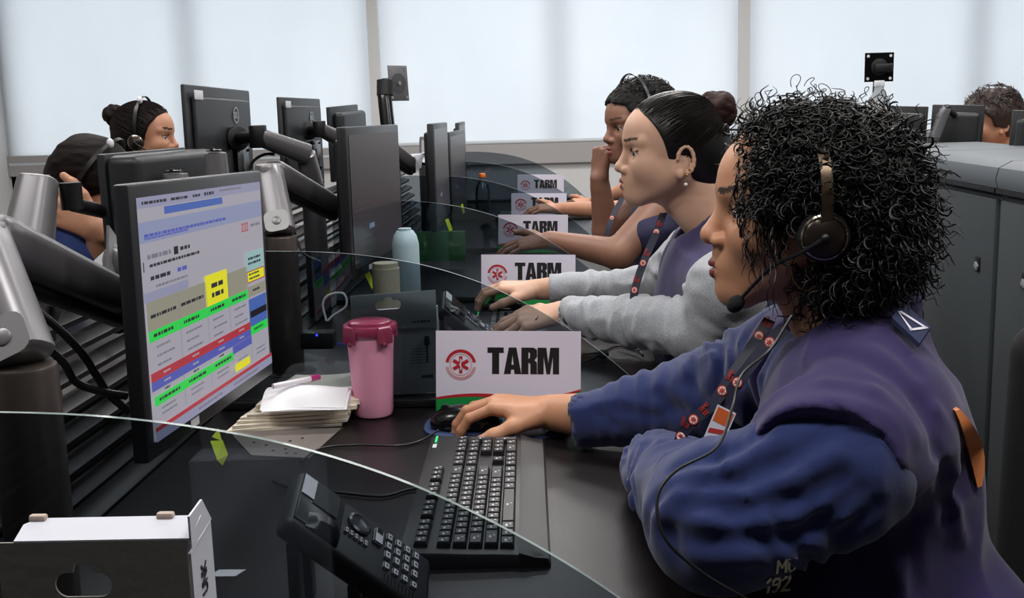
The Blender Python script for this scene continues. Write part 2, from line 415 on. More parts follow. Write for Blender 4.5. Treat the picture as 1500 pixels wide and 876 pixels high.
def head(g, f, ears=True, lipfull=1.0, chub=1.0, brow=True, ms=0.0, cs=0.0, nose=1.0):
    s = f.s
    def C(a, b, r1, r2=None, k=.01, mi=0, op='u'): g.cone(f(*a), f(*b), r1 * s, (r1 if r2 is None else r2) * s, k * s, mi, op)
    def E(c, r, k=.01, mi=0, op='u'): g.ell(f(*c), [x * s for x in r], k * s, mi, op, f.R)
    E((-.006, 0, .040), (.098, .075, .083), .01)
    E((.034, 0, .048), (.0615, .057, .052), .015)
    E((.024, 0, .010), (.070, .064, .090), .02)
    E((.035, 0, -.034), (.052, .052 * chub, .052), .02)
    for q in (-1, 1):
        C((.005, q * .050, -.030), (.070, q * .016, -.075 + cs), .021 * chub, .0165, .025)
        E((.059, q * .037, -.018), (.028, .026, .027 * chub), .02)
        C((.0855, q * .010, .033), (.068, q * .048, .032), .0095, .008, .012)
    E((.073, 0, -.047 + ms), (.030, .028, .028), .02)
    C((.0815, 0, -.0755 + cs), (.080, 0, -.0765 + cs), .0165, None, .018)
    for q in (-1, 1): E((.0965, q * .0335, .0095), (.017, .0175, .012), .012, op='s')
    # nose
    C((.0865, 0, .018), (.1045, 0, -.014), .0082, .0100 * nose, .010)
    E((.1075, 0, -.0185), (.0105, .0110 * nose, .0098), .006)
    for q in (-1, 1): E((.0975, q * .0130 * nose, -.0235), (.0105, .0068, .0078), .005)
    for q in (-1, 1): E((.1045, q * .0065, -.0305), (.005, .003, .004), .002, op='s')
    E((.0935, 0, -.038), (.010, .010, .009), .008)
    for q in (-1, 1):
        E((.0730, q * .0325, .0098), (.0143, .0168, .0128), .004)
        E((.0860, q * .0350, .0092), (.0125, .0150, .0054), .0015, op='s')
        C((.0880, q * .0215, .0150), (.0795, q * .0480, .0125), .0019, .0016, .001, 2)
        lf = lipfull
        C((.1030, 0, -.0445 + ms), (.0875, q * .0235, -.0500 + ms), .0062 * lf, .0024, .0025, 1)
        C((.1010, 0, -.0560 + ms), (.0865, q * .0215, -.0512 + ms), .0070 * lf, .0024, .0025, 1)
    E((.110, 0, -.0500 + ms), (.010, .020, .0012), .001, op='s')
    if brow:
        for q in (-1, 1): E((.085, q * .0235, .0345), (.035, .0130, .0036), 0, 2, 'p'); E((.080, q * .0400, .0370), (.035, .0125, .0030), 0, 2, 'p')
    if ears:
        for q in (-1, 1):
            E((-.006, q * .071, -.012), (.015, .006, .026), .006)
            pts = [f(-.008 - .016 * math.cos(math.radians(a)), q * .0785, -.006 + .026 * math.sin(math.radians(a))) for a in range(-75, 200, 25)]
            g.chain(pts, [.0036 * s] * len(pts), .003 * s)
            E((-.002, q * .081, -.011), (.008, .005, .012), .003, op='s')
            E((.004, q * .0775, -.033), (.007, .005, .009), .004)
def eyes(f, parent):
    for q in (-1, 1):
        b = B(); c = f(.0738, q * .0325, .0095); look = (f.F + f.L * q * .12 - f.U * .08).normalized(); s = f.s
        b.ball(c, .0118 * s, 20); b.ball(c + look * .0072 * s, .0062 * s, 14, 1)
        obj('eyeball', b, [EYEW, IRIS], parent, True)
def rot(v, ax, deg): return Matrix.Rotation(math.radians(deg), 3, V(ax).normalized()) @ V(v)
FIN = [(.030, .094, .000, (.043, .026, .021), .0086), (.010, .098, .003, (.047, .030, .022), .0088), (-.011, .094, .002, (.043, .028, .021), .0083), (-.030, .085, -.002, (.034, .021, .018), .0072)]
def hand(g, W, Fd, U, th, curl, splay=(8, 2, -4, -10), thumb=((35, -20), (25, -8), (12, 0)), s=1.0, ring=None):
    """W wrist, Fd fingers' direction, U back of the hand, th = +1/-1 side of the thumb (U x Fd side)"""
    Fd = V(Fd).normalized(); U = V(U); U = (U - Fd * U.dot(Fd)).normalized(); Sd = U.cross(Fd).normalized() * th; W = V(W)
    P = lambda a, b, c: W + (Fd * a + Sd * b + U * c) * s
    k = .012 * s
    g.cone(P(-.03, 0, 0), P(.012, 0, 0), .0245 * s, .024 * s, k, sq=(U, 1.28))
    for (b, a, c, ln, r) in FIN: g.cone(P(.012, b * .55, 0), P(a, b, c), .0165 * s, .0112 * s, k)
    g.cone(P(.03, .02, -.008), P(.055, .034, -.006), .018 * s, .013 * s, k)
    res = {}
    for i, (b, a, c, ln, r) in enumerate(FIN):
        d = rot(Fd, U, splay[i] * th); ax = d.cross(U).normalized(); p = P(a, b, c); cu = curl[i] if hasattr(curl[0], '__len__') else curl; t = 0; pts = [p]
        for L, q in zip(ln, cu): t += q; p = p + rot(d, ax, -t) * L * s; pts.append(p)
        g.chain([P(a - .012, b, c - .001)] + pts, [r * 1.18 * s, r * 1.12 * s, r * 1.02 * s, r * .92 * s, r * .76 * s], .0035 * s)
        dd = (pts[-1] - pts[-2]).normalized(); nn = (rot(U, ax, -t)).normalized()
        R = np.array([dd, dd.cross(nn), nn]).T
        g.ell(pts[-1] - dd * .002 * s + nn * r * .62 * s, (.0068 * s, .0052 * s, .0022 * s), .001, 3, 'u', R); res[i] = pts
    p = P(.022, .024, -.006); pts = [p]; d = Fd
    for (L, (sp, dn), r) in zip((.046, .034, .028), thumb, (1, 1, 1)):
        d = (rot(rot(Fd, U, sp * th), Sd, dn * th)).normalized(); p = p + d * L * s; pts.append(p)
    g.chain(pts, [.0165 * s, .0125 * s, .0112 * s, .0088 * s], .008 * s)
    nn = (U - d * U.dot(d)).normalized(); R = np.array([d, d.cross(nn), nn]).T
    g.ell(pts[-1] - d * .003 * s + nn * .0062 * s, (.0080 * s, .0062 * s, .0022 * s), .001, 3, 'u', R); res['t'] = pts
    return res
def folds(fr, amp, ax=(1, 1, 1), off=0.0, sharp=1.0):
    ax = np.array(ax, float)
    def fn(X, Y, Z):
        u, v, w_ = X * ax[0] * fr + off, Y * ax[1] * fr + off * 1.7, Z * ax[2] * fr + off * .6
        wx_ = vnoise(u * .5 + 9, v * .5, w_ * .5); n = vnoise(u + wx_ * 1.2, v + wx_, w_ - wx_) ; m = vnoise(u * 2.3 + 5, v * 2.3, w_ * 2.3 + 3)
        return amp * (np.abs(n) * 2 - .6) * sharp + amp * .3 * m
    return fn
def axfolds(a, b, amp, n, r, wob=1.0, seed=0):
    """cloth rings gathered across the limb a-b"""
    a = np.array(a, float); b = np.array(b, float); L = np.linalg.norm(b - a); d = (b - a) / L
    def fn(X, Y, Z):
        t = ((X - a[0]) * d[0] + (Y - a[1]) * d[1] + (Z - a[2]) * d[2]) / L
        q = vnoise(X * 14 + seed, Y * 14, Z * 14 + seed) * wob
        m = np.clip(1 - np.abs(t - .5) * 2.1, 0, 1)
        return amp * m * np.sin(2 * PI * (t * n + q)) * (1 + vnoise(X * 20, Y * 20 + seed, Z * 20))
    return fn
def curls(name, f, n, parent, m, centre, rad, seed=1, ln=(.05, .11), hel=(.004, .008), turns=(1.5, 3.5), r=(.0007, .0015), seg=26, cut=None, inner=.62, lim=None):
    rr = random.Random(seed); verts = []; faces = []; off = 0; ns = 4
    for _ in range(n):
        while True:
            d = V((rr.gauss(0, 1), rr.gauss(0, 1), rr.gauss(0, 1))).normalized()
            if cut is None or not cut(d): break
        q = inner + (1 - inner) * rr.random() ** .8
        p = f(centre[0] + d.x * rad[0] * q, centre[1] + d.y * rad[1] * q, centre[2] + d.z * rad[2] * q)
        out = (f.F * d.x / rad[0] + f.L * d.y / rad[1] + f.U * d.z / rad[2]).normalized(); L = rr.uniform(*ln)
        tan = out.cross(V((rr.gauss(0, 1), rr.gauss(0, 1), rr.gauss(0, 1)))).normalized()
        dirv = (out * (.30 + .5 * max(0, d.z)) + tan * .75 + V((0, 0, -1)) * (.45 + .3 * rr.random())).normalized()
        R_ = rr.uniform(*hel); T = rr.uniform(*turns); ph = rr.uniform(0, 6.28); n1 = dirv.orthogonal().normalized(); n2 = dirv.cross(n1); th = rr.uniform(*r)
        c = p; pts = []; dv = dirv.copy()
        for i in range(seg):
            t = i / (seg - 1); a = ph + T * 2 * PI * t; Rt = R_ * (.5 + .5 * min(1, t * 3))
            pts.append(c + (n1 * math.cos(a) + n2 * math.sin(a)) * Rt); c = c + dv * L / seg; dv = (dv + V((0, 0, -.035)) - out * .02).normalized()
        if lim and any(lim((p_ - f.o).dot(f.F) / f.s, (p_ - f.o).dot(f.L) / f.s, (p_ - f.o).dot(f.U) / f.s) for p_ in pts[::3]): continue
        tt = (pts[1] - pts[0]).normalized(); nn = tt.orthogonal().normalized()
        for i, q_ in enumerate(pts):
            t2 = (pts[min(i + 1, seg - 1)] - pts[max(i - 1, 0)]).normalized(); nn = (nn - t2 * nn.dot(t2)).normalized(); bi = t2.cross(nn); w_ = th * (1 - .75 * (i / (seg - 1)) ** 3)
            for k in range(ns):
                an = 2 * PI * k / ns; verts.append(q_ + (nn * math.cos(an) * 1.5 + bi * math.sin(an) * .8) * w_)
        for i in range(seg - 1):
            for k in range(ns):
                k2 = (k + 1) % ns; a0 = off + i * ns; faces.append((a0 + k, a0 + k2, a0 + ns + k2, a0 + ns + k))
        off += seg * ns
    me = bpy.data.meshes.new(name); me.from_pydata(verts, [], faces); me.update()
    return finish(name, me, m, parent, True)
def sleek(name, f, pole, n, parent, m, rad=(.106, .083, .090), cen=(-.006, 0, .036), keep=None, seed=2, r=.0007):
    """fine strands combed over the skull towards pole"""
    rr = random.Random(seed); b = B(); pole = V(pole).normalized(); c = 0
    while c < n:
        d = V((rr.gauss(0, 1), rr.gauss(0, 1), rr.gauss(0, 1))).normalized(); L0 = (cen[0] + d.x * rad[0], d.y * rad[1], cen[2] + d.z * rad[2])
        if keep and not keep(*L0): continue
        c += 1; pts = []; ax = d.cross(pole).normalized() if d.cross(pole).length > 1e-4 else V((0, 1, 0)); an = d.angle(pole); lift = rr.uniform(.985, 1.012)
        for i in range(9):
            e = Matrix.Rotation(an * i / 8 * .92, 3, ax) @ d; e = (e + V((0, 0, -.06)) * math.sin(PI * i / 8)).normalized()
            pts.append(f(cen[0] + e.x * rad[0] * lift, e.y * rad[1] * lift, cen[2] + e.z * rad[2] * lift))
        b.tube(pts, r * rr.uniform(.7, 1.6), 3, 0, False)
    return obj(name, b, m, parent, True)
def ribbon(b, pts, nrm, wd, th=.0012, mi=0):
    rings = []
    for i, (p, n) in enumerate(zip(pts, nrm)):
        t = (V(pts[min(i + 1, len(pts) - 1)]) - V(pts[max(i - 1, 0)])).normalized(); sd = t.cross(n).normalized() * wd / 2; nn = n * th
        p = V(p); rings.append([p - sd, p + sd, p + sd + nn, p - sd + nn])
    return b.loft(rings, mi)

LAN = mat('lanyard_navy', '#23253a', .6); LANR = mat('lanyard_red', '#b8352e', .6); LANW = mat('lanyard_cream', '#e8d6cc', .6); SILV = mat('bright_chrome', '#d8d6d4', .18, metal=1); GOLD = mat('gold', '#c79a5a', .25, metal=1)
def star(c, u, v, r, mi, b, n, th=.0006):
    for k in range(3):
        a = math.radians(60 * k + 90); d = (math.cos(a), math.sin(a)); p = (-d[1], d[0]); w_ = r * .19
        b.prism([(d[0] * r * i + p[0] * w_ * j, d[1] * r * i + p[1] * w_ * j) for i, j in ((1, 1), (-1, 1), (-1, -1), (1, -1))], c + n * k * .00008, u, v, n, th, mi)
def lanyard(parent, pts, nrm, badges, wd=.02, words=True):
    b = B(); ribbon(b, pts, nrm, wd); o = obj('lanyard', b, LAN, parent, True)
    for t in badges:
        i = min(int(t * (len(pts) - 1)), len(pts) - 2); p = V(pts[i]); n = V(nrm[i]); u = (V(pts[i + 1]) - p).normalized(); v = n.cross(u).normalized()
        b = B(); r = wd * .42; b.lathe([(r, 0), (r, .001)], p + n * .0014, n, 18, 0); b.lathe([(r * .78, 0), (r * .78, .0004)], p + n * .0024, n, 18, 1); star(p + n * .0029, u, v, r * .6, 0, b, n)
        if words:
            for j, wd_ in enumerate(('SAMU', '192')):
                qs, W_ = stroke_quads(wd_, .2, .2); hh = wd * .28
                for q in qs: b.prism([(wd * .95 + (-yy * hh if 0 else xx * hh), (yy * hh) + (wd * .08 if j == 0 else -wd * .36)) for xx, yy in q], p + n * .0014, -u, -v, n, .0004, 0)
        obj('lanyard_badge', b, [LANR, LANW], o, True)
    return o
def headset(f, name_label, rb=(.100, .083, .094), cen=(0.0, 0, .043), lift=1.05, near=-1, cupc=(.0, .086, .0), mic=True, group=None, fwd=0.0, dark=False):
    """call-centre headset: band over the crown, one ear cup, temple pad, boom with foam microphone. near=-1: cup on the L<0 side"""
    t = thing('headset', name_label, 'headset', f(0, 0, .14), group=group)
    pts = []; nr = []; c = f(cen[0], 0, cen[2])
    for i in range(37):
        a = math.radians(-22 + 190 * i / 36)
        p = f(cen[0] + fwd * math.sin(a), near * math.cos(a) * rb[1] * lift, cen[2] + math.sin(a) * rb[2] * lift); pts.append(p); nr.append((p - c).normalized())
    b = B(); ribbon(b, pts[:13], nr[:13], .0125, .004); obj('slider_arm', b, BLACK if dark else mat('headset_nickel', '#6b5b4c', .3, metal=.8), t, True)
    b = B(); ribbon(b, pts[10:], nr[10:], .0095, .0028); b.ball(pts[-1], .012, 10); obj('headband', b, BLACK if dark else mat('band_steel', '#8f9094', .22, metal=.9), t, True)
    if dark: b = B(); b.ball(pts[16], (.010, .010, .014), 12); obj('white_tip', b, WHITEP, t, True)
    o = f(cupc[0], near * cupc[1], cupc[2]); n = (f.L * near + f.F * .12).normalized()
    b = B(); b.lathe([(.010, -.016), (.024, -.015), (.0285, -.008), (.0285, -.001), (.025, .002)], o, n, 32); obj('ear_cushion', b, mat('foam_black', '#101012', .8, bump=.4, bscale=500), t, True)
    b = B(); b.lathe([(.0225, .001), (.0225, .005), (.0195, .0085), (.006, .0115), (.0005, .012)], o, n, 32); cu = obj('ear_cup', b, mat('cup_bronze', '#3b322c', .28, metal=.7), t, True)
    b = B(); b.lathe([(.0245, .000), (.0255, .003), (.0235, .0045), (.0225, .003)], o, n, 36, caps=False); obj('ear_cup_ring', b, mat('ring_metal', '#a79a8c', .2, metal=1), cu, True)
    if mic:
        A = o + n * .012; M = f(.083, near * .052, -.088); mid = f(.052, near * .083, -.045)
        pp = bez([A, A + (mid - A) * .5 + n * .006, mid, M], 18); b = B(); b.tube(pp, [.0032] * 5 + [.0022] * (len(pp) - 5), 8); b.ball(A, .0055, 12); obj('microphone_boom', b, BLACK, t, True)
        b = B(); d = (pp[-1] - pp[-3]).normalized(); b.ball(M + d * .004, (.0125, .0095, .0095), 16, 0, d.to_track_quat('X', 'Z').to_matrix()); obj('foam_microphone', b, mat('mic_foam', '#131316', .9, bump=.8, bscale=700), t, True)
    return t
# ---------------------------------------------------------------- the room
WALL = mat('wall_paint', '#d5d4d3', .8, var=.03, vscale=2)
CEILM = mat('ceiling_tile', '#d8d8d6', .9); FLOORM = mat('floor_vinyl', '#5d5c5c', .5, var=.1, vscale=3)
XL, XR, YB = -4.0, 4.6, -5.0
struct('floor', B().box(((XL + XR) / 2, (YB + WALLY) / 2, -.05), (XR - XL + .4, WALLY - YB + .6, .1)), FLOORM)
struct('ceiling', B().box(((XL + XR) / 2, (YB + WALLY) / 2, CEIL + .05), (XR - XL + .4, WALLY - YB + .6, .1)), CEILM)
struct('wall_left', B().box((XL - .06, (YB + WALLY) / 2, CEIL / 2), (.12, WALLY - YB, CEIL)), WALL)
struct('wall_right', B().box((XR + .06, (YB + WALLY) / 2, CEIL / 2), (.12, WALLY - YB, CEIL)), WALL)
struct('wall_rear', B().box(((XL + XR) / 2, YB - .06, CEIL / 2), (XR - XL, .12, CEIL)), mat('wall_rear_darkened', '#55565a', .85))  # unseen wall, darkened and set far back so the glass reflects little
WT = .25   # wall thickness
b = B(); b.box(((XL + XR) / 2, WALLY + WT / 2, .455), (XR - XL + .4, WT, .91)); b.box(((XL + XR) / 2, WALLY + WT / 2, CEIL - .06), (XR - XL + .4, WT, .14))
for x in (XL - .05, XR + .05): b.box((x, WALLY + WT / 2, 1.4), (.2, WT, 2.6))
struct('wall_window', b, WALL)
for k_, px_ in enumerate((549, 1089.5)):
    b = B(); b.box((PY(px_, 100, WALLY - .07).x, WALLY - .07, 1.86), (.075, .05, 1.78)); struct('trim_%d' % (k_ + 2), b, WALL)
# windows with mullions behind the blinds
def at_wall(px, py, y=WALLY): return PY(px, py, y)
x1, x2 = at_wall(549, 100).x, at_wall(1090, 100).x
spans = [(XL + .05, x1), (x1, x2), (x2, XR - .05)]
FRM = mat('window_frame_white', '#cfd3d6', .5)
PANE = glassmat('window_glass', (.93, .96, .97, 1))
for k, (a, c) in enumerate(spans):
    b = B(); y = WALLY + .12
    for z in (.90, CEIL - .15): b.box(((a + c) / 2, y, z), (c - a, .06, .07))
    n = 2
    for j in range(n + 1): b.box((a + (c - a) * j / n, y, 1.8), (.07, .06, 1.8))
    o = struct('window_%d' % (k + 1), b, FRM); g = obj('pane', B().box(((a + c) / 2, y, 1.8), (c - a - .02, .006, 1.78)), PANE, o)
# roller blinds: thin woven translucent fabric
bm_ = bpy.data.materials.new('blind_fabric'); bm_.use_nodes = True; nt = bm_.node_tree; nt.nodes.clear()
o_ = nt.nodes.new('ShaderNodeOutputMaterial'); tr = nt.nodes.new('ShaderNodeBsdfTranslucent'); df = nt.nodes.new('ShaderNodeBsdfDiffuse'); mx = nt.nodes.new('ShaderNodeMixShader')
tcn = nt.nodes.new('ShaderNodeTexCoord'); mp = nt.nodes.new('ShaderNodeMapping'); mp.inputs['Scale'].default_value = (1.1, 1, .7); nz = nt.nodes.new('ShaderNodeTexNoise'); nz.inputs['Scale'].default_value = 1.6; nz.inputs['Detail'].default_value = 5
rp = nt.nodes.new('ShaderNodeMix'); rp.data_type = 'RGBA'; rp.inputs[6].default_value = (.66, .68, .71, 1); rp.inputs[7].default_value = (.80, .81, .83, 1)
nt.links.new(tcn.outputs['Object'], mp.inputs[0]); nt.links.new(mp.outputs[0], nz.inputs['Vector']); nt.links.new(nz.outputs[0], rp.inputs[0])
nt.links.new(rp.outputs[2], tr.inputs[0]); nt.links.new(rp.outputs[2], df.inputs[0]); mx.inputs[0].default_value = .42
nt.links.new(tr.outputs[0], mx.inputs[1]); nt.links.new(df.outputs[0], mx.inputs[2]); nt.links.new(mx.outputs[0], o_.inputs[0])
BY = WALLY - .03
bl = [(PY(10, 200, BY).x, PY(541, 100, BY).x, PY(250, 236, BY).z, 'leftmost wide white roller blind, lowered furthest, behind the far monitors'),
      (PY(556, 100, BY).x, PY(1086, 100, BY).x, PY(760, 208, BY).z, 'middle white roller blind behind the row of operators'),
      (PY(1093, 100, BY).x, PY(1093, 100, BY).x + 3.0, PY(1480, 190, BY).z, 'rightmost white roller blind behind the man with short brown hair')]
for (a, c, z0, lab) in bl:
    t = thing('roller_blind', lab, 'blind', ((a + c) / 2, BY, z0), group='white roller blinds on the window wall')
    b = B(); n = 40
    rows = [[V((a + (c - a) * i / n, BY + .004 * math.sin(i * 1.1) * 0 + .0015 * math.sin(i * .9), z)) for i in range(n + 1)] for z in (z0, 1.5, 2.1, CEIL - .08)]
    b.loft(rows, 0, False, False); obj('blind_fabric', b, bm_, t, True)
    obj('bottom_bar', B().cyl((a, BY, z0), (c, BY, z0), .016, seg=12), mat('blind_bar', '#c3c6ca', .4), t, True)
    obj('roller_tube', B().cyl((a, BY - .02, CEIL - .06), (c, BY - .02, CEIL - .06), .03, seg=14), mat('blind_bar', '#c3c6ca', .4), t, True)
b = B(); xs = (XL + XR) / 2; b.box((xs, WALLY - .02, .95), (XR - XL, .04, .15), bev=.004); struct('trim_1', b, mat('sill_grey', '#a9a4a4', .5))
b = B(); b.box((xs, WALLY - .008, .06), (XR - XL, .016, .12)); struct('baseboard_far', b, mat('sill_grey', '#a9a4a4', .5))
LPM = emit('lamp_diffuser', '#fff8ee', 2.2)
for i, (x, y) in enumerate(LAMPS):
    t = thing('ceiling_light', 'recessed linear ceiling light above ' + ('the opposite row, ' if x < -1 else 'the near row, ' if x < 1 else 'the cabinets on the right, ') + {.6: 'behind the camera side', 1.0: 'nearest', 1.4: 'nearest', 2.6: 'over the woman in grey sleeves', 3.4: 'halfway along', 3.8: 'halfway along', 4.6: 'over the fourth sign', 5.8: 'by the window', 6.0: 'by the window', 6.4: 'by the window'}[y], 'light', (x, y, CEIL - .03), group='ceiling luminaires')
    b = B(); 
    for sx in (-1, 1): b.box((x + sx * .6, y, CEIL - .02), (.03, .36, .04))
    for sy in (-1, 1): b.box((x, y + sy * .17, CEIL - .02), (1.23, .03, .04))
    obj('frame', b, mat('lamp_white', '#e6e6e6', .5), t, True)
    obj('diffuser', B().box((x, y, CEIL - .02), (1.17, .31, .006)), LPM, t, True)

# ---------------------------------------------------------------- desks, partitions
D0 = 1.07                       # station pitch
YG = 1.905                      # plane of the second glass partition
LEGM = mat('desk_steel', '#2b2c30', .5, metal=.3)
STN = ['nearest, holding the keyboard, mouse and pink tumbler', 'in front of the woman in grey sleeves', 'in front of the operator with the hair band', 'fourth along the row', 'fifth along the row, by the window']
for i in range(-1, 5):
    y0 = YG + D0 * (i - 1) + .012; y1 = y0 + D0 - .024; lab = ('black worktop under the glass in the bottom left corner, before the desk phone' if i < 0 else 'black laminate worktop ' + STN[i])
    if i < 0: y0 += .35
    t = thing('desk', lab, 'desk', (-.2, (y0 + y1) / 2, 0), group='black desks along the row')
    b = B(); b.box((-.21, (y0 + y1) / 2, .7375), (.82, y1 - y0, .025), bev=.004); obj('desktop', b, DESK, t, True)
    b = B(); b.box((-.585, (y0 + y1) / 2, .36), (.02, y1 - y0 - .02, .70)); obj('modesty_panel', b, LEGM, t, True)
    for yy in (y0 + .03, y1 - .03): obj('leg', B().box((-.2, yy, .3625), (.6, .03, .725), bev=.003), LEGM, t, True)
GEDGE = mat('glass_edge', '#7d8a88', .15, spec=.8)
# profile of the glass: height above the desk against distance from the spine side
prof = [(-.62, .288), (-.52, .288), (-.40, .283), (-.30, .270), (-.22, .252), (-.14, .224), (-.07, .190), (0, .148), (.06, .104), (.12, .052), (.165, .006)]
cur = bez([V((x, 0, z)) for x, z in prof], 60)
for i in range(0, 6):
    y = YG + D0 * (i - 1) + (.037 if i == 0 else 0)
    lab = ['smoked glass partition nearest the camera, over the desk phone', 'smoked glass partition behind the front TARM sign and pink tumbler', 'smoked glass partition behind the second TARM sign', 'smoked glass partition crossing the third TARM sign', 'smoked glass partition crossing the fourth TARM sign', 'furthest smoked glass partition before the white wall'][i]
    t = thing('glass_partition', lab, 'partition', (-.2, y, .75), group='curved smoked glass partitions')
    pts = [(-.62, .756)] + [(p.x, p.z + .75) for p in cur][0:] + [(.165, .752)]
    b = B(); n = len(pts); th = .005
    A = [V((x, y - th / 2, z)) for x, z in pts]; Bk = [V((x, y + th / 2, z)) for x, z in pts]
    va = [b.bm.verts.new(p) for p in A]; vb = [b.bm.verts.new(p) for p in Bk]
    b.bm.faces.new(va); b.bm.faces.new(vb[::-1])
    for j in range(n):
        f_ = b.bm.faces.new((va[j], va[(j + 1) % n], vb[(j + 1) % n], vb[j])); f_.material_index = 1
    obj('glass_pane', b, [SMOKE, GEDGE], t, True, smooth=False)
    b = B(); b.box((-.23, y, .757), (.78, .022, .016), bev=.003); obj('bottom_rail', b, BLACK, t, True)
# metal service rail (spine) between the two rows, with horizontal slats
def spine(i):
    y0 = .25 + 1.07 * i; y1 = y0 + 1.06
    t = thing('slatted_rail_panel', ['slatted metal rail panel between the rows, beside the nearest monitor', 'slatted rail panel between the rows under the dark-screened monitor', 'slatted rail panel between the rows under the crumpled papers', 'slatted rail panel between the rows behind the third edge-on monitor', 'furthest slatted rail panel between the rows, nearest the window wall'][i], 'panel', (-.78, (y0 + y1) / 2, 0), group='slatted rail panels between the rows')
    for k in range(9):
        b = B(); b.box((-.70 - .012 * k, (y0 + y1) / 2, .70 + .038 * k), (.034, y1 - y0, .012), Matrix.Rotation(.35, 3, 'Y'), bev=.002); obj('slat', b, mat('slat_metal', '#2e2d30', .42, metal=.6), t, True)
    b = B(); b.box((-.84, (y0 + y1) / 2, .40), (.03, y1 - y0, .78)); obj('backing_panel', b, BLACK, t, True)
    b = B(); b.box((-.655, (y0 + y1) / 2, .735), (.05, y1 - y0, .02), bev=.003); obj('cable_tray', b, BLACK, t, True)
for i in range(0, 5): spine(i)
# worktops of the row facing the other way
for i in range(0, 4):
    y0 = .9 + D0 * 1.0 * i + .01
    t = thing('desk', ['black worktop of the opposite row, nearest', 'black worktop of the opposite row where the person leans on their hands', 'black worktop of the opposite row before the woman with a bun', 'black worktop of the opposite row, furthest'][i], 'desk', (-1.15, y0 + .52, 0), group='black desks of the opposite row')
    obj('desktop', B().box((-1.13, y0 + .52, .7375), (.54, 1.04, .025), bev=.004), DESK, t, True)
    obj('leg', B().box((-1.13, y0 + .03, .3625), (.5, .03, .725)), LEGM, t, True); obj('leg', B().box((-1.13, y0 + 1.0, .3625), (.5, .03, .725)), LEGM, t, True)

# ---------------------------------------------------------------- cabinets on the right
CABM = mat('cabinet_grey', '#363c40', .75, bump=.5, bscale=260, var=.05, vscale=5); CABT = mat('cabinet_top_grey', '#5f656b', .5)
CX = 1.2
ys = [PX(1463, 300, CX).y]; w_ = .62
cabs = [ys[0] - w_ * 3, ys[0] - w_ * 2, ys[0] - w_, ys[0], ys[0] + w_, ys[0] + 2 * w_]
for i, y in enumerate(cabs[:-1]):
    y1 = cabs[i + 1]; zt = 1.10
    t = thing('storage_cabinet', ['grey storage cabinet behind the black chair, cut by the right edge of the photo', 'grey storage cabinet behind the chair back', 'tall grey storage cabinet with two recessed latches at the right edge', 'grey storage cabinet behind the curly hair, carrying the silver arm', 'furthest grey storage cabinet, hidden behind the curly hair'][i], 'cabinet', (CX + .2, (y + y1) / 2, 0), group='grey storage cabinets')
    b = B(); b.box((CX + .21, (y + y1) / 2, .51), (.40, y1 - y - .008, 1.0), bev=.012); obj('body', b, CABM, t, True)
    b = B(); b.box((CX + .008, (y + y1) / 2, .51), (.022, y1 - y - .03, .97), bev=.009); d = obj('door', b, CABM, t, True)
    b = B(); zz = .80; b.box((CX - .004, y1 - .20 if i == 2 else y + .12, zz), (.004, .038, .042), bev=.001); hh = obj('latch', b, BLACK, d, True)
    b = B(); b.box((CX - .008, (y1 - .20 if i == 2 else y + .12) - .002, zz - .006), (.006, .024, .018), Matrix.Rotation(.5, 3, 'X'), bev=.002); obj('latch_lever', b, mat('latch_grey', '#8b8d90', .4), d, True)
    rings = []
    for yy in (y + .004, y1 - .004):
        rings.append([V((CX - .005, yy, zt - .075)), V((CX - .012, yy, zt - .05)), V((CX - .004, yy, zt - .02)), V((CX + .03, yy, zt - .002)), V((CX + .1, yy, zt)), V((CX + .40, yy, zt)), V((CX + .41, yy, zt - .075))])
    b = B(); b.loft(rings); obj('top_cover', b, CABT, t, True)
    b = B(); b.box((CX - .006, (y + y1) / 2, zt - .082), (.012, y1 - y - .01, .012)); obj('shadow_gap_trim', b, BLACK, t, True)
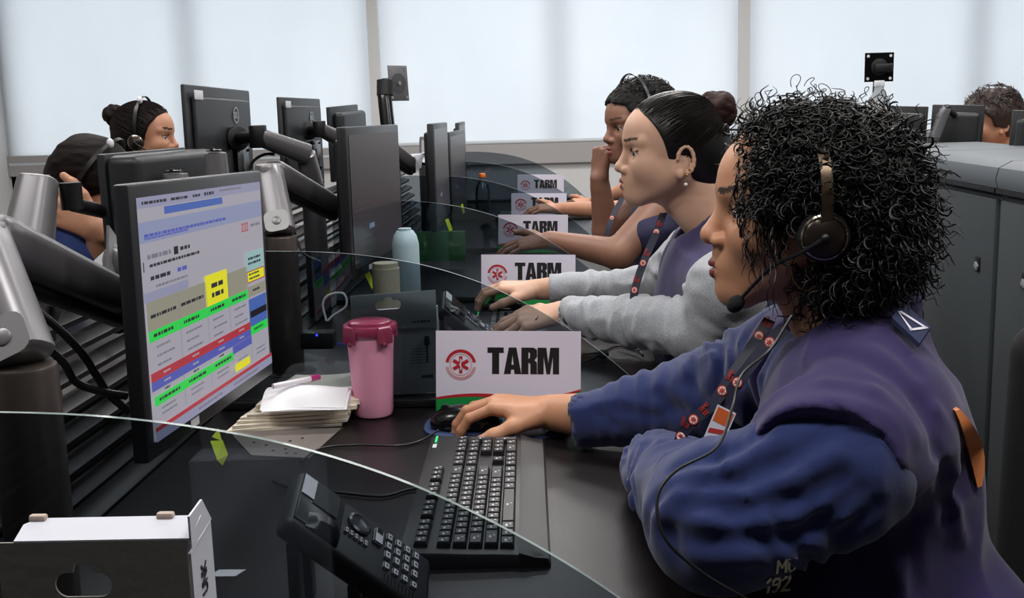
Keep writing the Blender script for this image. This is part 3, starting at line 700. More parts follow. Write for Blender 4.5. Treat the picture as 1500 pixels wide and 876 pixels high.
# ---------------------------------------------------------------- monitors
def mon_frame(TL, TR, tilt=0):
    """origin at top-left front corner; u along the top, v down, n out of the screen"""
    TL, TR = V(TL), V(TR); u = (TR - TL).normalized(); n = u.cross(V((0, 0, 1))).normalized()
    n = Matrix.Rotation(math.radians(tilt), 3, u) @ n; v = n.cross(u).normalized()
    if v.z > 0: v = -v
    return TL, u, v, n
SCROFF = mat('screen_black_glass', '#17171b', .22, spec=.6)
def monitor(name, label, TL, TR, H, tilt=0, screen=None, thick=.024, bulge=.03, bez=.016, mount=(.5, .5), logo=None, sticker=None, frontsticker=False, group=None, back=BLACK, flip=1, face=BEZEL, shell=.86, stand=False):
    O, u, v, n = mon_frame(TL, TR, tilt); n = n * flip; W = (V(TR) - V(TL)).length
    c = O + u * W / 2 + v * H / 2; R = Matrix((u, -v, n)).transposed()
    t = thing(name, label, 'monitor', c, group=group)
    b = B(); b.box(c - n * thick / 2, (W, H, thick), R, bev=.004); obj('housing', b, face, t, True)
    b = B(); b.box(c - n * (thick + bulge / 2 - .003), (W * shell, H * (shell - .02), bulge), R, bev=.018, seg=4); hb = obj('back_shell', b, back, t, True)
    for s_ in range(5): pass
    sw, sh = W - 2 * bez, H - 2.3 * bez; so = O + u * bez + v * bez + n * .0006
    b = B(); b.prism([(0, 0), (sw, 0), (sw, sh), (0, sh)], so, u, v, n, .0004)
    if screen is None: obj('screen', b, SCROFF, t, True, smooth=False)
    else: screen(b, so + n * .0006, u, v, n, sw, sh, t)
    if frontsticker: obj('asset_sticker', B().box(O + u * W * .30 + v * (H - .012) + n * .0006, (.03, .011, .0008), R), mat('sticker_white', '#cfcfd4', .6), t, True)
    mc = O + u * W * mount[0] + v * H * mount[1] - n * (thick + bulge)
    b = B(); b.box(mc - n * .003, (.095, .11, .008), R, bev=.002); 
    for sx in (-1, 1):
        for sy in (-1, 1): b.cyl(mc - n * .004 + u * sx * .038 + v * sy * .045, mc - n * .010 + u * sx * .038 + v * sy * .045, .004, seg=8)
    obj('mounting_plate', b, BLACKG, t, True)
    if stand:
        sp = O + u * W * .5 + v * H * .7 - n * (thick + bulge + .02); b = B(); b.box((sp.x, sp.y, (sp.z + .765) / 2), (.03, .03, sp.z - .765), bev=.004); b.box((sp.x, sp.y, sp.z), (.05, .05, .05), bev=.004); obj('stand_pole', b, BLACK, t, True)
        b = B(); b.cyl((sp.x, sp.y, .7505), (sp.x, sp.y, .766), .09, seg=28, bev=.003); obj('stand_base', b, BLACK, t, True)
    if logo:
        lc = O + u * W * logo[0] + v * H * logo[1] - n * (thick + bulge - .001); r = .021
        b = B(); m_ = 30; q0 = [lc + (u * math.cos(2 * PI * k / m_) + v * math.sin(2 * PI * k / m_)) * r for k in range(m_)]; q1 = [lc + (u * math.cos(2 * PI * k / m_) + v * math.sin(2 * PI * k / m_)) * r * .84 for k in range(m_)]
        b.loft([q0, q1, [p - n * .0008 for p in q1], [p - n * .0008 for p in q0], q0], caps=False)
        qs, w0 = stroke_quads('DELL', .17, .12)
        uu, vv = (-u, -v)
        for q in qs: b.prism([((x - w0 / 2) * .0135, (y - .5) * .0135) for x, y in q], lc - n * .0002, uu, vv, -n, .0008)
        obj('round_logo', b, mat('logo_silver', '#a9adb2', .3, metal=.7), t, True)
    if sticker:
        obj('asset_sticker', B().box(O + u * W * sticker[0] + v * H * sticker[1] - n * (thick + bulge * sticker[2]), (.055, .022, .001), R, bev=.0003), mat('sticker_white', '#cfcfd4', .6), t, True)
    return t, (O, u, v, n, W, H)
def strokebar(b, o, u, v, n, x, y, L, h, mi, seed):
    """a line of small print: a run of word-length dashes"""
    rr = random.Random(seed); p = 0
    while p < L - h:
        w_ = min(rr.uniform(h * 1.0, h * 4.0), L - p); b.prism([(x + p, y), (x + p + w_, y), (x + p + w_, y + h), (x + p, y + h)], o, u, v, n, 0, mi); p += w_ + h * .6
SC = {k: emit('screen_' + k, c, s) for k, (c, s) in dict(white=('#cfccd9', .5), lav=('#b9bbdd', .48), blue=('#3f5fa8', .9), pale=('#aeb8e0', .5), khaki=('#b8b59f', .5), green=('#23d84c', .8), yellow=('#e3df1d', .85), red=('#a83039', .9), indigo=('#4c56a8', .9), teal=('#8fb3b0', .9), dark=('#20222a', 1), line=('#6c6b78', 1), black=('#0a0a0e', 1)).items()}
SK = list(SC); 
def main_screen(b, o, u, v, n, W, H, t):
    b.bm.free(); b = B(); mi = {k: i for i, k in enumerate(SK)}; lay = [0]
    def R(x0, y0, x1, y1, k, z=None):
        lay[0] += .00003; b.prism([(x0 * W, y0 * H), (x1 * W, y0 * H), (x1 * W, y1 * H), (x0 * W, y1 * H)], o + n * lay[0], u, v, n, 0, mi[k])
    def T(x, y, L, h, seed, k='dark'):
        lay[0] += .00003; strokebar(b, o + n * lay[0], u, v, n, x * W, y * H, L * W, h * H, mi[k], seed)
    R(0, 0, 1, 1, 'white'); R(0, 0, 1, .045, 'lav'); R(0, .045, 1, .085, 'white'); R(.17, .05, .62, .082, 'blue'); R(0, .10, 1, .185, 'pale')
    T(.03, .018, .16, .012, 1); T(.22, .018, .13, .012, 2); T(.38, .018, .06, .012, 3); T(.47, .015, .08, .015, 4); T(.60, .012, .2, .01, 5, 'line'); T(.03, .15, .62, .013, 6, 'indigo'); T(.03, .165, .3, .008, 7, 'indigo')
    T(.04, .235, .17, .018, 8, 'line'); R(.215, .228, .245, .262, 'black'); T(.26, .235, .08, .016, 9); T(.05, .275, .35, .012, 10); R(.01, .26, .016, .30, 'dark'); T(.05, .325, .14, .016, 11); T(.23, .322, .08, .018, 12, 'indigo'); T(.08, .365, .22, .01, 13, 'line'); R(0, .385, .30, .425, 'lav')
    for k in range(3): R(.78 + k * .024, .20, .796 + k * .024, .245, 'red'); R(.783 + k * .024, .208, .79 + k * .024, .237, 'white')
    T(.87, .213, .1, .014, 15, 'line')
    X = [0.01, .215, .425, .615, .80, .985]
    for i in range(4): R(X[i], .425, X[i + 1], .545, 'khaki')
    R(X[2], .40, X[3], .545, 'yellow'); T(X[2] + .05, .445, .1, .022, 20); T(X[2] + .05, .490, .1, .022, 21)
    T(X[0] + .02, .48, .17, .014, 22); T(X[1] + .02, .48, .17, .014, 23)
    for i in range(4): R(X[i], .545, X[i + 1], .59, 'green'); T(X[i] + .03, .56, .13, .014, 30 + i)
    R(X[4], .355, X[5], .455, 'teal'); T(X[4] + .02, .385, .13, .012, 40); T(X[4] + .02, .41, .13, .012, 41)
    R(X[4], .455, X[5], .515, 'red'); R(X[4] + .006, .460, X[5] - .006, .510, 'yellow'); T(X[4] + .02, .468, .11, .01, 42); T(X[4] + .02, .49, .11, .01, 43)
    R(X[4], .535, X[5], .59, 'khaki'); T(X[4] + .05, .555, .07, .012, 44); R(X[4], .60, X[5], .70, 'blue'); R(X[4] + .01, .665, X[5], .70, 'black'); R(X[4], .70, X[5], .745, 'blue'); R(X[4], .745, X[5], .79, 'green'); T(X[4] + .04, .76, .1, .012, 45)
    for i in range(4):
        for j, y in enumerate((.612, .65, .688)): T(X[i] + .04, y, .09 + .03 * ((i + j) % 2), .009, 50 + i * 3 + j, 'line')
    for x in X[1:5]: R(x - .0012, .43, x + .0012, .93, 'line')
    R(0, .715, X[4], .752, 'red'); R(0, .752, X[4], .79, 'indigo')
    for i in range(4): T(X[i] + .07, .728, .05, .008, 70 + i, 'white'); T(X[i] + .07, .765, .05, .008, 80 + i, 'white'); T(X[i] + .07, .798, .04, .008, 85 + i)
    for i in range(3): R(X[i], .815, X[i + 1], .855, 'green'); T(X[i] + .03, .828, .14, .012, 90 + i)
    R(X[3], .79, X[4], .83, 'indigo')
    for i in range(5):
        for j, y in enumerate((.87, .893)): T(X[i] + .04, y, .1, .008, 100 + i * 2 + j, 'line')
    R(X[3] + .01, .885, X[4] - .03, .925, 'yellow'); R(0, .94, 1, .958, 'red'); R(0, .958, 1, 1, 'lav'); T(.3, .973, .2, .012, 120, 'line'); T(.6, .973, .25, .012, 121, 'line')
    obj('screen', b, [SC[k] for k in SK], t, True, smooth=False)
DIM = {k: emit('dim_' + k, c, s) for k, (c, s) in dict(bgd=('#29292e', .8), txt=('#55575e', .5), blk=('#5a6f86', .8)).items()}
def dim_screen(b, o, u, v, n, W, H, t):
    b.bm.free(); b = B(); b.prism([(0, 0), (W, 0), (W, H), (0, H)], o, u, v, n, 0, 0)
    for j in range(16): strokebar(b, o + n * .0001, u, v, n, W * .12, H * (.07 + .055 * j), W * (.15 + .3 * ((j * 7) % 5) / 5), H * .006, 1, 200 + j)
    b.prism([(W * .3, H * .7), (W * .4, H * .7), (W * .4, H * .74), (W * .3, H * .74)], o + n * .0002, u, v, n, 0, 2)
    obj('screen', b, [mat('dim_screen_glass', '#28272b', .3, spec=.7, emis=.25), DIM['txt'], DIM['blk']], t, True, smooth=False)
def dz(px, py, dep): return PD(px, py, dep)
# own row
MTL, MTR = dz(187, 270, 1.262), dz(383, 250, 1.765)
MON1, G1 = monitor('monitor', 'nearest monitor, showing a spreadsheet of coloured cells, beside the open notebook', MTL, MTR, .335, tilt=0, screen=main_screen, thick=.020, bulge=.026, shell=.78, bez=.017, frontsticker=True, group='monitors of the near row')
monitor('monitor', 'dark-screened monitor in the centre left, standing behind the nearest monitor', dz(506, 186, 2.33), dz(583, 182, 2.86), .335, screen=dim_screen, thick=.022, bulge=.02, bez=.018, frontsticker=True, group='monitors of the near row', mount=(.5, .5))
monitor('monitor', 'slim edge-on monitor third along the row, next to the crumpled papers', dz(634, 181, 3.45), dz(655, 179, 3.92), .345, screen=dim_screen, thick=.02, bulge=.018, bez=.018, group='monitors of the near row')
monitor('monitor', 'fourth edge-on monitor along the row with pale screen reflection', dz(658, 194, 4.5), dz(680, 190, 5.0), .345, screen=dim_screen, thick=.02, bulge=.018, bez=.018, group='monitors of the near row')
monitor('monitor', 'furthest monitor of the near row with rounded dark edge', dz(672, 180, 5.6), dz(681, 178, 6.0), .345, stand=True, screen=dim_screen, thick=.02, bulge=.015, bez=.015, group='monitors of the near row')
# opposite row, seen from behind
def backmon(label, a, b_, H, **k): return monitor('monitor', label, b_, a, H, group='monitors of the opposite row', **k)
backmon('largest dark flat monitor seen from behind with a round logo and white sticker', dz(263, 123, 2.52), dz(360, 133, 2.98), .34, thick=.010, bulge=.014, mount=(.30, .60), logo=(.34, .20), sticker=(.88, .07, .9), flip=1, back=CHAR, face=CHAR)
backmon('smaller dark flat monitor seen from behind, second of the two with a round logo', dz(404, 142, 3.58), dz(465, 145, 4.05), .34, thick=.010, bulge=.014, mount=(.30, .60), logo=(.34, .20), sticker=(.88, .07, .9), back=CHAR, face=CHAR)
backmon('small blank dark grey monitor back before the blind join', dz(477, 157, 4.65), dz(518, 153, 5.05), .32, stand=True, thick=.02, bulge=.05, mount=(.5, .7), back=CHAR, face=CHAR)
backmon('thick old dark monitor seen from behind, hiding the person with folded hands', dz(140, 226, 2.14), dz(262, 216, 2.44), .36, thick=.018, bulge=.075, shell=1.0, mount=(.5, .75), back=CHAR, face=CHAR)
# ---------------------------------------------------------------- monitor arms
def link(b, a, c, w1, h1, w2, h2, up=(0, 0, 1), mi=0, nseg=7):
    """rounded tapering arm body between a and c"""
    a, c = V(a), V(c); d = (c - a).normalized(); s_ = d.cross(V(up)).normalized(); u_ = s_.cross(d).normalized(); rings = []
    L = (c - a).length
    for i in range(nseg + 4):
        t = [-.04, -.025, 0][i] if i < 3 else ([1, 1.025, 1.04][i - nseg - 1] if i > nseg else (i - 2) / (nseg - 1))
        t = min(max(t, -.04), 1.04); e = 1.0 if 0 <= t <= 1 else (.9 if abs(t - .5) < .53 else .6); tt = min(max(t, 0), 1)
        w_ = (w1 + (w2 - w1) * tt) / 2 * e; h_ = (h1 + (h2 - h1) * tt) / 2 * e; p = a + d * L * t; r = []
        for k in range(20):
            an = 2 * PI * k / 20; cx, cy = math.cos(an), math.sin(an); q = (abs(cx) ** 3.2 + abs(cy) ** 3.2) ** (-1 / 3.2); r.append(p + s_ * cx * q * w_ + u_ * cy * q * h_)
        rings.append(r)
    b.loft(rings, mi); return s_, u_, d
def plate_with_disc(b, c, u, v, n, w, h, mi=0, mi2=1, rr=.009):
    k = []; r = min(w, h) * .3
    for (sx, sy, a0) in ((1, 1, 0), (-1, 1, 90), (-1, -1, 180), (1, -1, 270)):
        for j in range(5):
            a = math.radians(a0 + 22.5 * j); k.append((sx * (w / 2 - r) + r * math.cos(a), sy * (h / 2 - r) + r * math.sin(a)))
    b.prism(k, c, u, v, n, .0015, mi); b.lathe([(rr, 0), (rr, .0012), (rr * .8, .002)], V(c) + V(n) * .0015, n, 20, mi2)
def full_arm(label, x, dep, top, plate_b, link_b, grp, w=.052, big=1.0):
    """post, silver riser with end plate, gunmetal gas-spring link. all world points"""
    J, PB, LE = V(top), V(plate_b), V(link_b)
    t = thing('monitor_stand', label, 'monitor arm', (PB.x, PB.y, .75), group=grp)
    b = B(); b.cyl((PB.x, PB.y, .745), (PB.x, PB.y, PB.z - .01), w * .60, w * .60, 28, bev=.004); obj('post', b, BRONZE if 'nearest' in label else DGUN, t, True)
    b = B(); b.cyl((PB.x, PB.y, .74), (PB.x, PB.y, .752), w * 1.0, seg=28, bev=.002); obj('base_flange', b, DGUN, t, True)
    b = B(); s_, u_, d = link(b, J, PB + V((0, 0, -.002)), w, w * .9, w * 1.12, w * .95, up=(0, 1, 0)); ri = obj('riser', b, SILVER, t, True)
    n_ = V((.15, -1, .12)).normalized(); side = V((1, .15, 0)).normalized(); dd = (PB - J).normalized(); v_ = dd; u2 = v_.cross(n_).normalized(); n2 = u2.cross(v_).normalized()
    if n2.y > 0: n2 = -n2
    b = B(); plate_with_disc(b, PB - dd * .012 + n2 * w * .46, u2, v_, n2, w * .88, w * .80, 0, 1); obj('end_plate', b, [mat('plate_light', '#979698', .38, metal=.55), SILVER], ri, True)
    b = B(); b.cyl(J + V((0, 0, -.030)), J + V((0, 0, .014)), w * .55, w * .5, 24, bev=.006); obj('elbow_joint', b, SILVER, t, True)
    b = B(); A = J + (LE - J).normalized() * .02; link(b, A, LE, .05 * big, .056 * big, .042 * big, .046 * big); ln = obj('spring_link', b, GUN, t, True)
    b = B(); link(b, A + V((0, 0, -.034 * big)), LE + V((0, 0, -.028 * big)), .026, .018, .022, .016); obj('lower_link', b, BLACK, t, True)
    b = B(); b.cyl(LE + V((0, 0, -.03)), LE + V((0, 0, .02)), .019, seg=20, bev=.003); obj('tip_joint', b, BLACK, t, True)
    return t, LE
ARMG = 'silver and gunmetal monitor arms'
def vesa_bridge(b, a, c): b.tube([a, (V(a) + V(c)) / 2 + V((0, 0, .0)), c], .014, 10)
t1, e1 = full_arm('nearest silver monitor arm with round end plate at the left edge', 0, 0, dz(-32, 345, 1.17), dz(30, 520, 1.12), dz(170, 436, 1.42), ARMG, .058, 1.12)
O, u, v, n, W, H = G1; mc = O + u * W * .5 + v * H * .5 - n * .07
b = B(); b.cyl(e1, mc, .015, seg=14); b.cyl(mc + n * .012, mc - n * .012, .03, seg=20); obj('tilt_head', b, BLACK, t1, True)
t2, e2 = full_arm('silver monitor arm with round end plate between the nearest monitor and the dark-screened one', 0, 0, dz(394, 250, 2.26), dz(410, 338, 2.22), dz(486, 300, 2.52), ARMG, .056)
b = B(); b.cyl(e2, dz(512, 318, 2.62), .015, seg=14); obj('tilt_head', b, BLACK, t2, True)
t3, e3 = full_arm('silver monitor arm behind the dark-screened monitor', 0, 0, dz(560, 212, 3.30), dz(566, 265, 3.26), dz(600, 240, 3.5), ARMG, .056)
t4, e4 = full_arm('furthest silver monitor arm of the near row, by the crumpled papers', 0, 0, dz(625, 205, 4.3), dz(626, 238, 4.28), dz(648, 225, 4.5), ARMG, .056)
# opposite arms : mounted on the spine, reaching the monitors seen from behind
def opp_arm(label, mount, elbow, base, rise, plate=True, w=.05):
    mount, elbow, base, rise = map(V, (mount, elbow, base, rise))
    t = thing('monitor_stand', label, 'monitor arm', (base.x, base.y, .74), group='monitor arms of the opposite row')
    b = B(); b.cyl((base.x, base.y, .73), (base.x, base.y, base.z), w * .6, seg=24, bev=.004); obj('post', b, DGUN, t, True)
    b = B(); link(b, rise, base, w * .95, w * .9, w * 1.1, w, up=(0, 1, 0)); ri = obj('riser', b, SILVER, t, True)
    b = B(); c = rise + V((0, 0, w * .42)); b.box(c, (w * .62, w * .5, .004), bev=.001); b.box(c + V((0, -w * .1, .002)), (w * .2, w * .3, .006), mi=1); obj('cap_plate', b, [SILV, BLACK], ri, True)
    b = B(); link(b, elbow, rise, .042, .044, .05, .056); obj('spring_link', b, GUN, t, True)
    b = B(); d = (elbow - mount).normalized(); b.cyl(mount, elbow, .015, seg=14); b.cyl(mount - d * .0, mount + d * .02, .032, seg=20, bev=.003); b.cyl(elbow + V((0, 0, -.028)), elbow + V((0, 0, .028)), .022, seg=18, bev=.003); obj('tilt_head', b, BLACK, t, True)
    return t
opp_arm('gunmetal arm holding the large flat monitor with the round logo', dz(344, 203, 2.80), dz(378, 200, 2.72), dz(458, 268, 2.85), dz(448, 226, 2.8))
opp_arm('gunmetal arm holding the smaller flat monitor with the round logo', dz(449, 192, 3.85), dz(468, 189, 3.8), dz(505, 260, 4.0), dz(500, 205, 3.9))
A, C2 = dz(56, 262, 2.0), dz(42, 350, 1.98)
t = thing('monitor_stand', 'wide silver arm head at the far left, before the bowed person', 'monitor arm', (C2.x, C2.y, .74), group='monitor arms of the opposite row')
b = B(); b.cyl((C2.x, C2.y, .73), (C2.x, C2.y, C2.z), .03, seg=20); obj('post', b, DGUN, t, True)
b = B(); link(b, A, C2, .066, .06, .082, .08, up=(0, 1, 0)); hd = obj('riser', b, SILVER, t, True)
b = B(); b.box(A + V((0, -.012, .004)), (.044, .03, .006), bev=.001, mi=0); b.box(A + V((0, -.020, .006)), (.010, .018, .006), mi=1); obj('cap_plate', b, [SILV, BLACK], hd, True)
b = B(); q0 = A + V((.045, .03, -.01)); q1 = dz(150, 300, 2.24); b.cyl(q0, q0 + V((0, 0, -.05)), .02, seg=16); b.tube([q0 + V((0, 0, -.04)), V((q0.x, q1.y, q0.z - .08)), q1], .014, 10); obj('spring_link', b, BLACK, t, True)
# silver caps showing over the nearest monitor
def stub(label, c, w, h, dep, tilt=0, cup=False):
    p = dz(*c, dep); t = thing('arm_head', label, 'monitor arm', (p.x, p.y, .74), group='silver arm heads over the nearest monitor')
    b = B(); b.cyl((p.x, p.y, .73), (p.x, p.y, p.z - h / 2), w * .4, seg=20); obj('post', b, DGUN, t, True)
    b = B(); link(b, p + V((0, 0, h / 2)), p - V((0, 0, h / 2)), w * .9, w * .8, w, w * .9, up=(0, 1, 0)); hd = obj('head', b, SILVER, t, True)
    b = B(); b.box(p + V((0, -.01, h / 2 + .006)), (w * .6, w * .4, .004), bev=.001, mi=0); b.box(p + V((0, -.02, h / 2 + .009)), (w * .16, w * .2, .004), mi=1); obj('cap_plate', b, [SILV, BLACK], hd, True)
stub('ribbed silver arm head right over the top edge of the nearest monitor', (317, 242), .048, .05, 2.3)
stub('smooth silver arm head left of the ribbed one, over the nearest monitor', (285, 248), .046, .035, 2.4)
stub('low silver arm head at the top edge of the nearest monitor, furthest left', (258, 262), .05, .02, 2.2)
# bare arm with its plate turned up against the blind
t = thing('monitor_stand', 'bare upright black arm with a grey square mounting plate against the blind', 'monitor arm', dz(572, 230, 3.9))
A = dz(574, 240, 3.9); C_ = dz(562, 128, 3.9); Pm = dz(584, 124, 3.95)
b = B(); link(b, A, C_, .05, .045, .05, .045, up=(0, 1, 0)); obj('upright_link', b, BLACKG, t, True)
b = B(); b.cyl((A.x, A.y, .74), (A.x, A.y, A.z), .03, seg=20); obj('post', b, DGUN, t, True)
b = B(); b.cyl(C_ + V((0, 0, .01)), Pm + V((-.01, 0, .005)), .022, seg=16); b.cyl(dz(564, 118, 3.9), dz(564, 140, 3.9), .03, seg=16); obj('tilt_head', b, BLACK, t, True)
nn = V((.80, -.60, .05)).normalized(); uu = nn.cross(V((0, 0, 1))).normalized(); vv = nn.cross(uu).normalized()
b = B(); b.box(dz(583.5, 122, 3.93), (.095, .125, .004), Matrix((uu, vv, nn)).transposed(), bev=.001); pl = obj('mounting_plate', b, mat('plate_grey', '#6d6e72', .45, metal=.5), t, True)
b = B(); pc = dz(583.5, 122, 3.93) + nn * .002; b.lathe([(.036, 0), (.036, .001), (.030, .0015)], pc, nn, 30, 0); b.lathe([(.008, 0), (.008, .006)], pc, nn, 14, 1)
for sx in (-1, 1):
    for sy in (-1, 1): b.lathe([(.006, 0), (.006, .0012)], pc + uu * sx * .037 + vv * sy * .05, nn, 10, 1)
obj('plate_disc', b, [mat('disc_dark', '#434448', .5), SILV], pl, True)
# plate leaning in the gap left of the nearest monitor
t = thing('metal_bracket', 'thin upright pale metal bracket left of the nearest monitor', 'bracket', dz(165, 395, 1.75))
b = B(); pa = [dz(156, 330, 1.7), dz(155, 404, 1.7), dz(180, 398, 1.8), dz(170, 350, 1.8)]; nrm = (pa[1] - pa[0]).cross(pa[2] - pa[0]).normalized()
v0 = [b.bm.verts.new(p) for p in pa]; v1 = [b.bm.verts.new(p + nrm * .004) for p in pa]; b.bm.faces.new(v0); b.bm.faces.new(v1[::-1])
for i in range(4): b.bm.faces.new((v0[i], v0[(i + 1) % 4], v1[(i + 1) % 4], v1[i]))
obj('plate', b, mat('plate_light', '#979698', .38, metal=.55), t, True); b = B(); b.ball(dz(168, 385, 1.75), (.02, .012, .03), 14); obj('hinge_boss', b, SILVER, t, True)
tag(obj('document_tray', B().prism([(0, 0), (.22, 0), (.24, .16), (.04, .16)], dz(118, 405, 1.95), (1, .1, 0), (0, .6, .35), (0, -.3, .9), .006), mat('tray_grey', '#8d8f92', .5), loc=dz(118, 405, 1.95)), 'pale grey tray lying behind the thin upright bracket', 'tray')
# silver bracket and knobs under the near arm
t = thing('cable_clamp', 'silver curved cable clamp with two round bolts under the near arm', 'clamp', dz(60, 440, 1.45))
b = B(); pp = bez([dz(20, 405, 1.45), dz(42, 418, 1.45), dz(48, 440, 1.45), dz(72, 452, 1.45), dz(92, 460, 1.46)], 16); ribbon(b, pp, [V((0, -1, .25)).normalized()] * len(pp), .028, .004); obj('strap', b, GUN, t, True)
for q in ((58, 430), (78, 442)): p = dz(*q, 1.44); obj('bolt', B().lathe([(.0065, 0), (.0065, .004), (.003, .006)], p, (0, -1, .2), 16), SILVER, t, True)
# ---------------------------------------------------------------- signs
RED = mat('sign_red', '#b3202c', .5); GREEN = mat('sign_green', '#0c8a3c', .5); INK = mat('sign_ink', '#121114', .5); WHT = mat('sign_white', '#dcd6e6', .5); RING = mat('ring_pale_red', '#c98a8c', .5)
def sign(label, TL, TR, H, lean=6, stripe=True):
    TL, TR = V(TL), V(TR); u = (TR - TL); W = u.length; u.normalize(); n = V((0, 0, 1)).cross(u).normalized() * -1
    if n.y > 0: n = -n
    up = Matrix.Rotation(math.radians(-lean), 3, u) @ V((0, 0, 1)); up = (up - u * up.dot(u)).normalized(); n = u.cross(up).normalized()
    if n.y > 0: n = -n
    O = TL - up * H; t = thing('tent_sign', label, 'sign', O + u * W / 2, group='folded TARM table signs')
    b = B(); b.prism([(0, 0), (W, 0), (W, H), (0, H)], O, u, up, -n, .0012); b.prism([(0, 0), (W, 0), (W, H), (0, H)], O - n * (2 * H * math.sin(math.radians(lean)) + .0015), u, (TL - (O - n * 2 * H * math.sin(math.radians(lean)))).normalized(), -n, .0012)
    obj('card', b, WHT, t, True, smooth=False)
    o = O + n * .0003; s = W / .259
    b = B(); x = .0925 * s
    for ch in 'TARM':
        w0, ps = GL[ch]
        for p in ps: b.prism([(x + q[0] * .0518 * s, H * .50 + q[1] * .0475 * s) for q in p], o, u, up, n, .0003)
        x += (w0 + .012) * .0512 * s
    obj('lettering', b, INK, t, True, smooth=False)
    c = o + u * .0445 * s + up * H * .605; b = B(); r = .0275 * s
    def arc(r0, r1, a0, a1, mi):
        k = 24; A = [(math.cos(math.radians(a0 + (a1 - a0) * i / k)), math.sin(math.radians(a0 + (a1 - a0) * i / k))) for i in range(k + 1)]
        for i in range(k): b.prism([(A[i][0] * r0, A[i][1] * r0), (A[i][0] * r1, A[i][1] * r1), (A[i + 1][0] * r1, A[i + 1][1] * r1), (A[i + 1][0] * r0, A[i + 1][1] * r0)], c, u, up, n, .0002, mi)
    arc(r * .80, r, 10, 170, 0); arc(r * .82, r * .9, 190, 350, 2); arc(r * .94, r, 190, 350, 2); arc(r * .68, r * .72, 0, 360, 2)
    star(c, u, up, r * .56, 0, b, n, .0003); b.prism([(-r * .03, -r * .38), (r * .03, -r * .38), (r * .03, r * .38), (-r * .03, r * .38)], c + n * .0007, u, up, n, .0002, 1)
    b.tube([c + n * .0009 + u * r * .09 * math.sin(k * .9) + up * r * (-.3 + .06 * k) for k in range(11)], r * .022, 4, 1)
    obj('emblem', b, [RED, WHT, RING], t, True, smooth=False)
    k = 30; top = [(W * i / k, H * (.205 + .040 * math.sin(i / k * 5.8) * (1 - .3 * i / k) + .12 * (i / k) ** 4)) for i in range(k + 1)]
    b = B()
    for i in range(k):
        (xa, ya), (xb, yb) = top[i], top[i + 1]
        b.prism([(xa, .0), (xb, .0), (xb, yb - .0), (xa, ya - .0)], o, u, up, n, .0002, 1)
        f1, f2 = .0042 * s * (.6 + .5 * math.sin(i / k * PI)), .0042 * s * (.6 + .5 * math.sin((i + 1) / k * PI)); b.prism([(xa, ya - f1 * .5), (xb, yb - f2 * .5), (xb, yb + f2), (xa, ya + f1)], o + n * .0002, u, up, n, .0002, 0)
    obj('wave_stripe', b, [RED, GREEN], t, True, smooth=False)
def tarm(label, x0, x1, y0, y1, Y):
    A, Bp = PY(x0, y0, Y), PY(x1, y1, Y); m = (A.z + Bp.z) / 2; A.z = m + .003; Bp.z = m - .003; sign(label, A, Bp, (A.z + Bp.z) / 2 - .7515)
tarm('largest TARM sign in front, behind the hand on the mouse', 638.5, 851, 487, 483, 1.835)
tarm('second TARM sign, partly covered by the hand of the woman in grey sleeves', 705, 843, 375, 371, 2.905)
tarm('third TARM sign, dimmed on its left by the glass', 730, 832, 316, 313, 3.97)
tarm('fourth TARM sign, greyed by the glass, with a hand across its lower edge', 749, 830, 284, 282, 5.04)
tarm('furthest and smallest TARM sign', 758, 826, 256, 255, 6.1)

# ---------------------------------------------------------------- keyboards
KEYM = mat('keycap_black', '#17171a', .4); KBM = mat('keyboard_black', '#1d1c1f', .42, bump=.2, bscale=600); LEG = mat('legend_white', '#c7c5cc', .5); LED = emit('green_led', '#2fe07a', 1.4)
_kc = {}
def keycap(w_, d_):
    k = (round(w_, 4), round(d_, 4))
    if k in _kc: return _kc[k]
    b = B(); h = .0075; rings = []
    for z, ins in ((0, 0), (h * .75, .0012), (h, .0022)):
        x, y = w_ / 2 - ins, d_ / 2 - ins; rings.append([V((-x, -y, z)), V((x, -y, z)), V((x, y, z)), V((-x, y, z))])
    b.loft(rings, 0); b.box((-.0015, .0015, h + .0001), (min(w_ * .32, .006), .0026, .0003), mi=1); b.box((.003, -.003, h + .0001), (.0022, .0022, .0003), mi=1)
    bmesh.ops.recalc_face_normals(b.bm, faces=b.bm.faces); me = bpy.data.meshes.new('key'); b.bm.to_mesh(me); b.bm.free(); me.materials.append(KEYM); me.materials.append(LEG); _kc[k] = me; return me
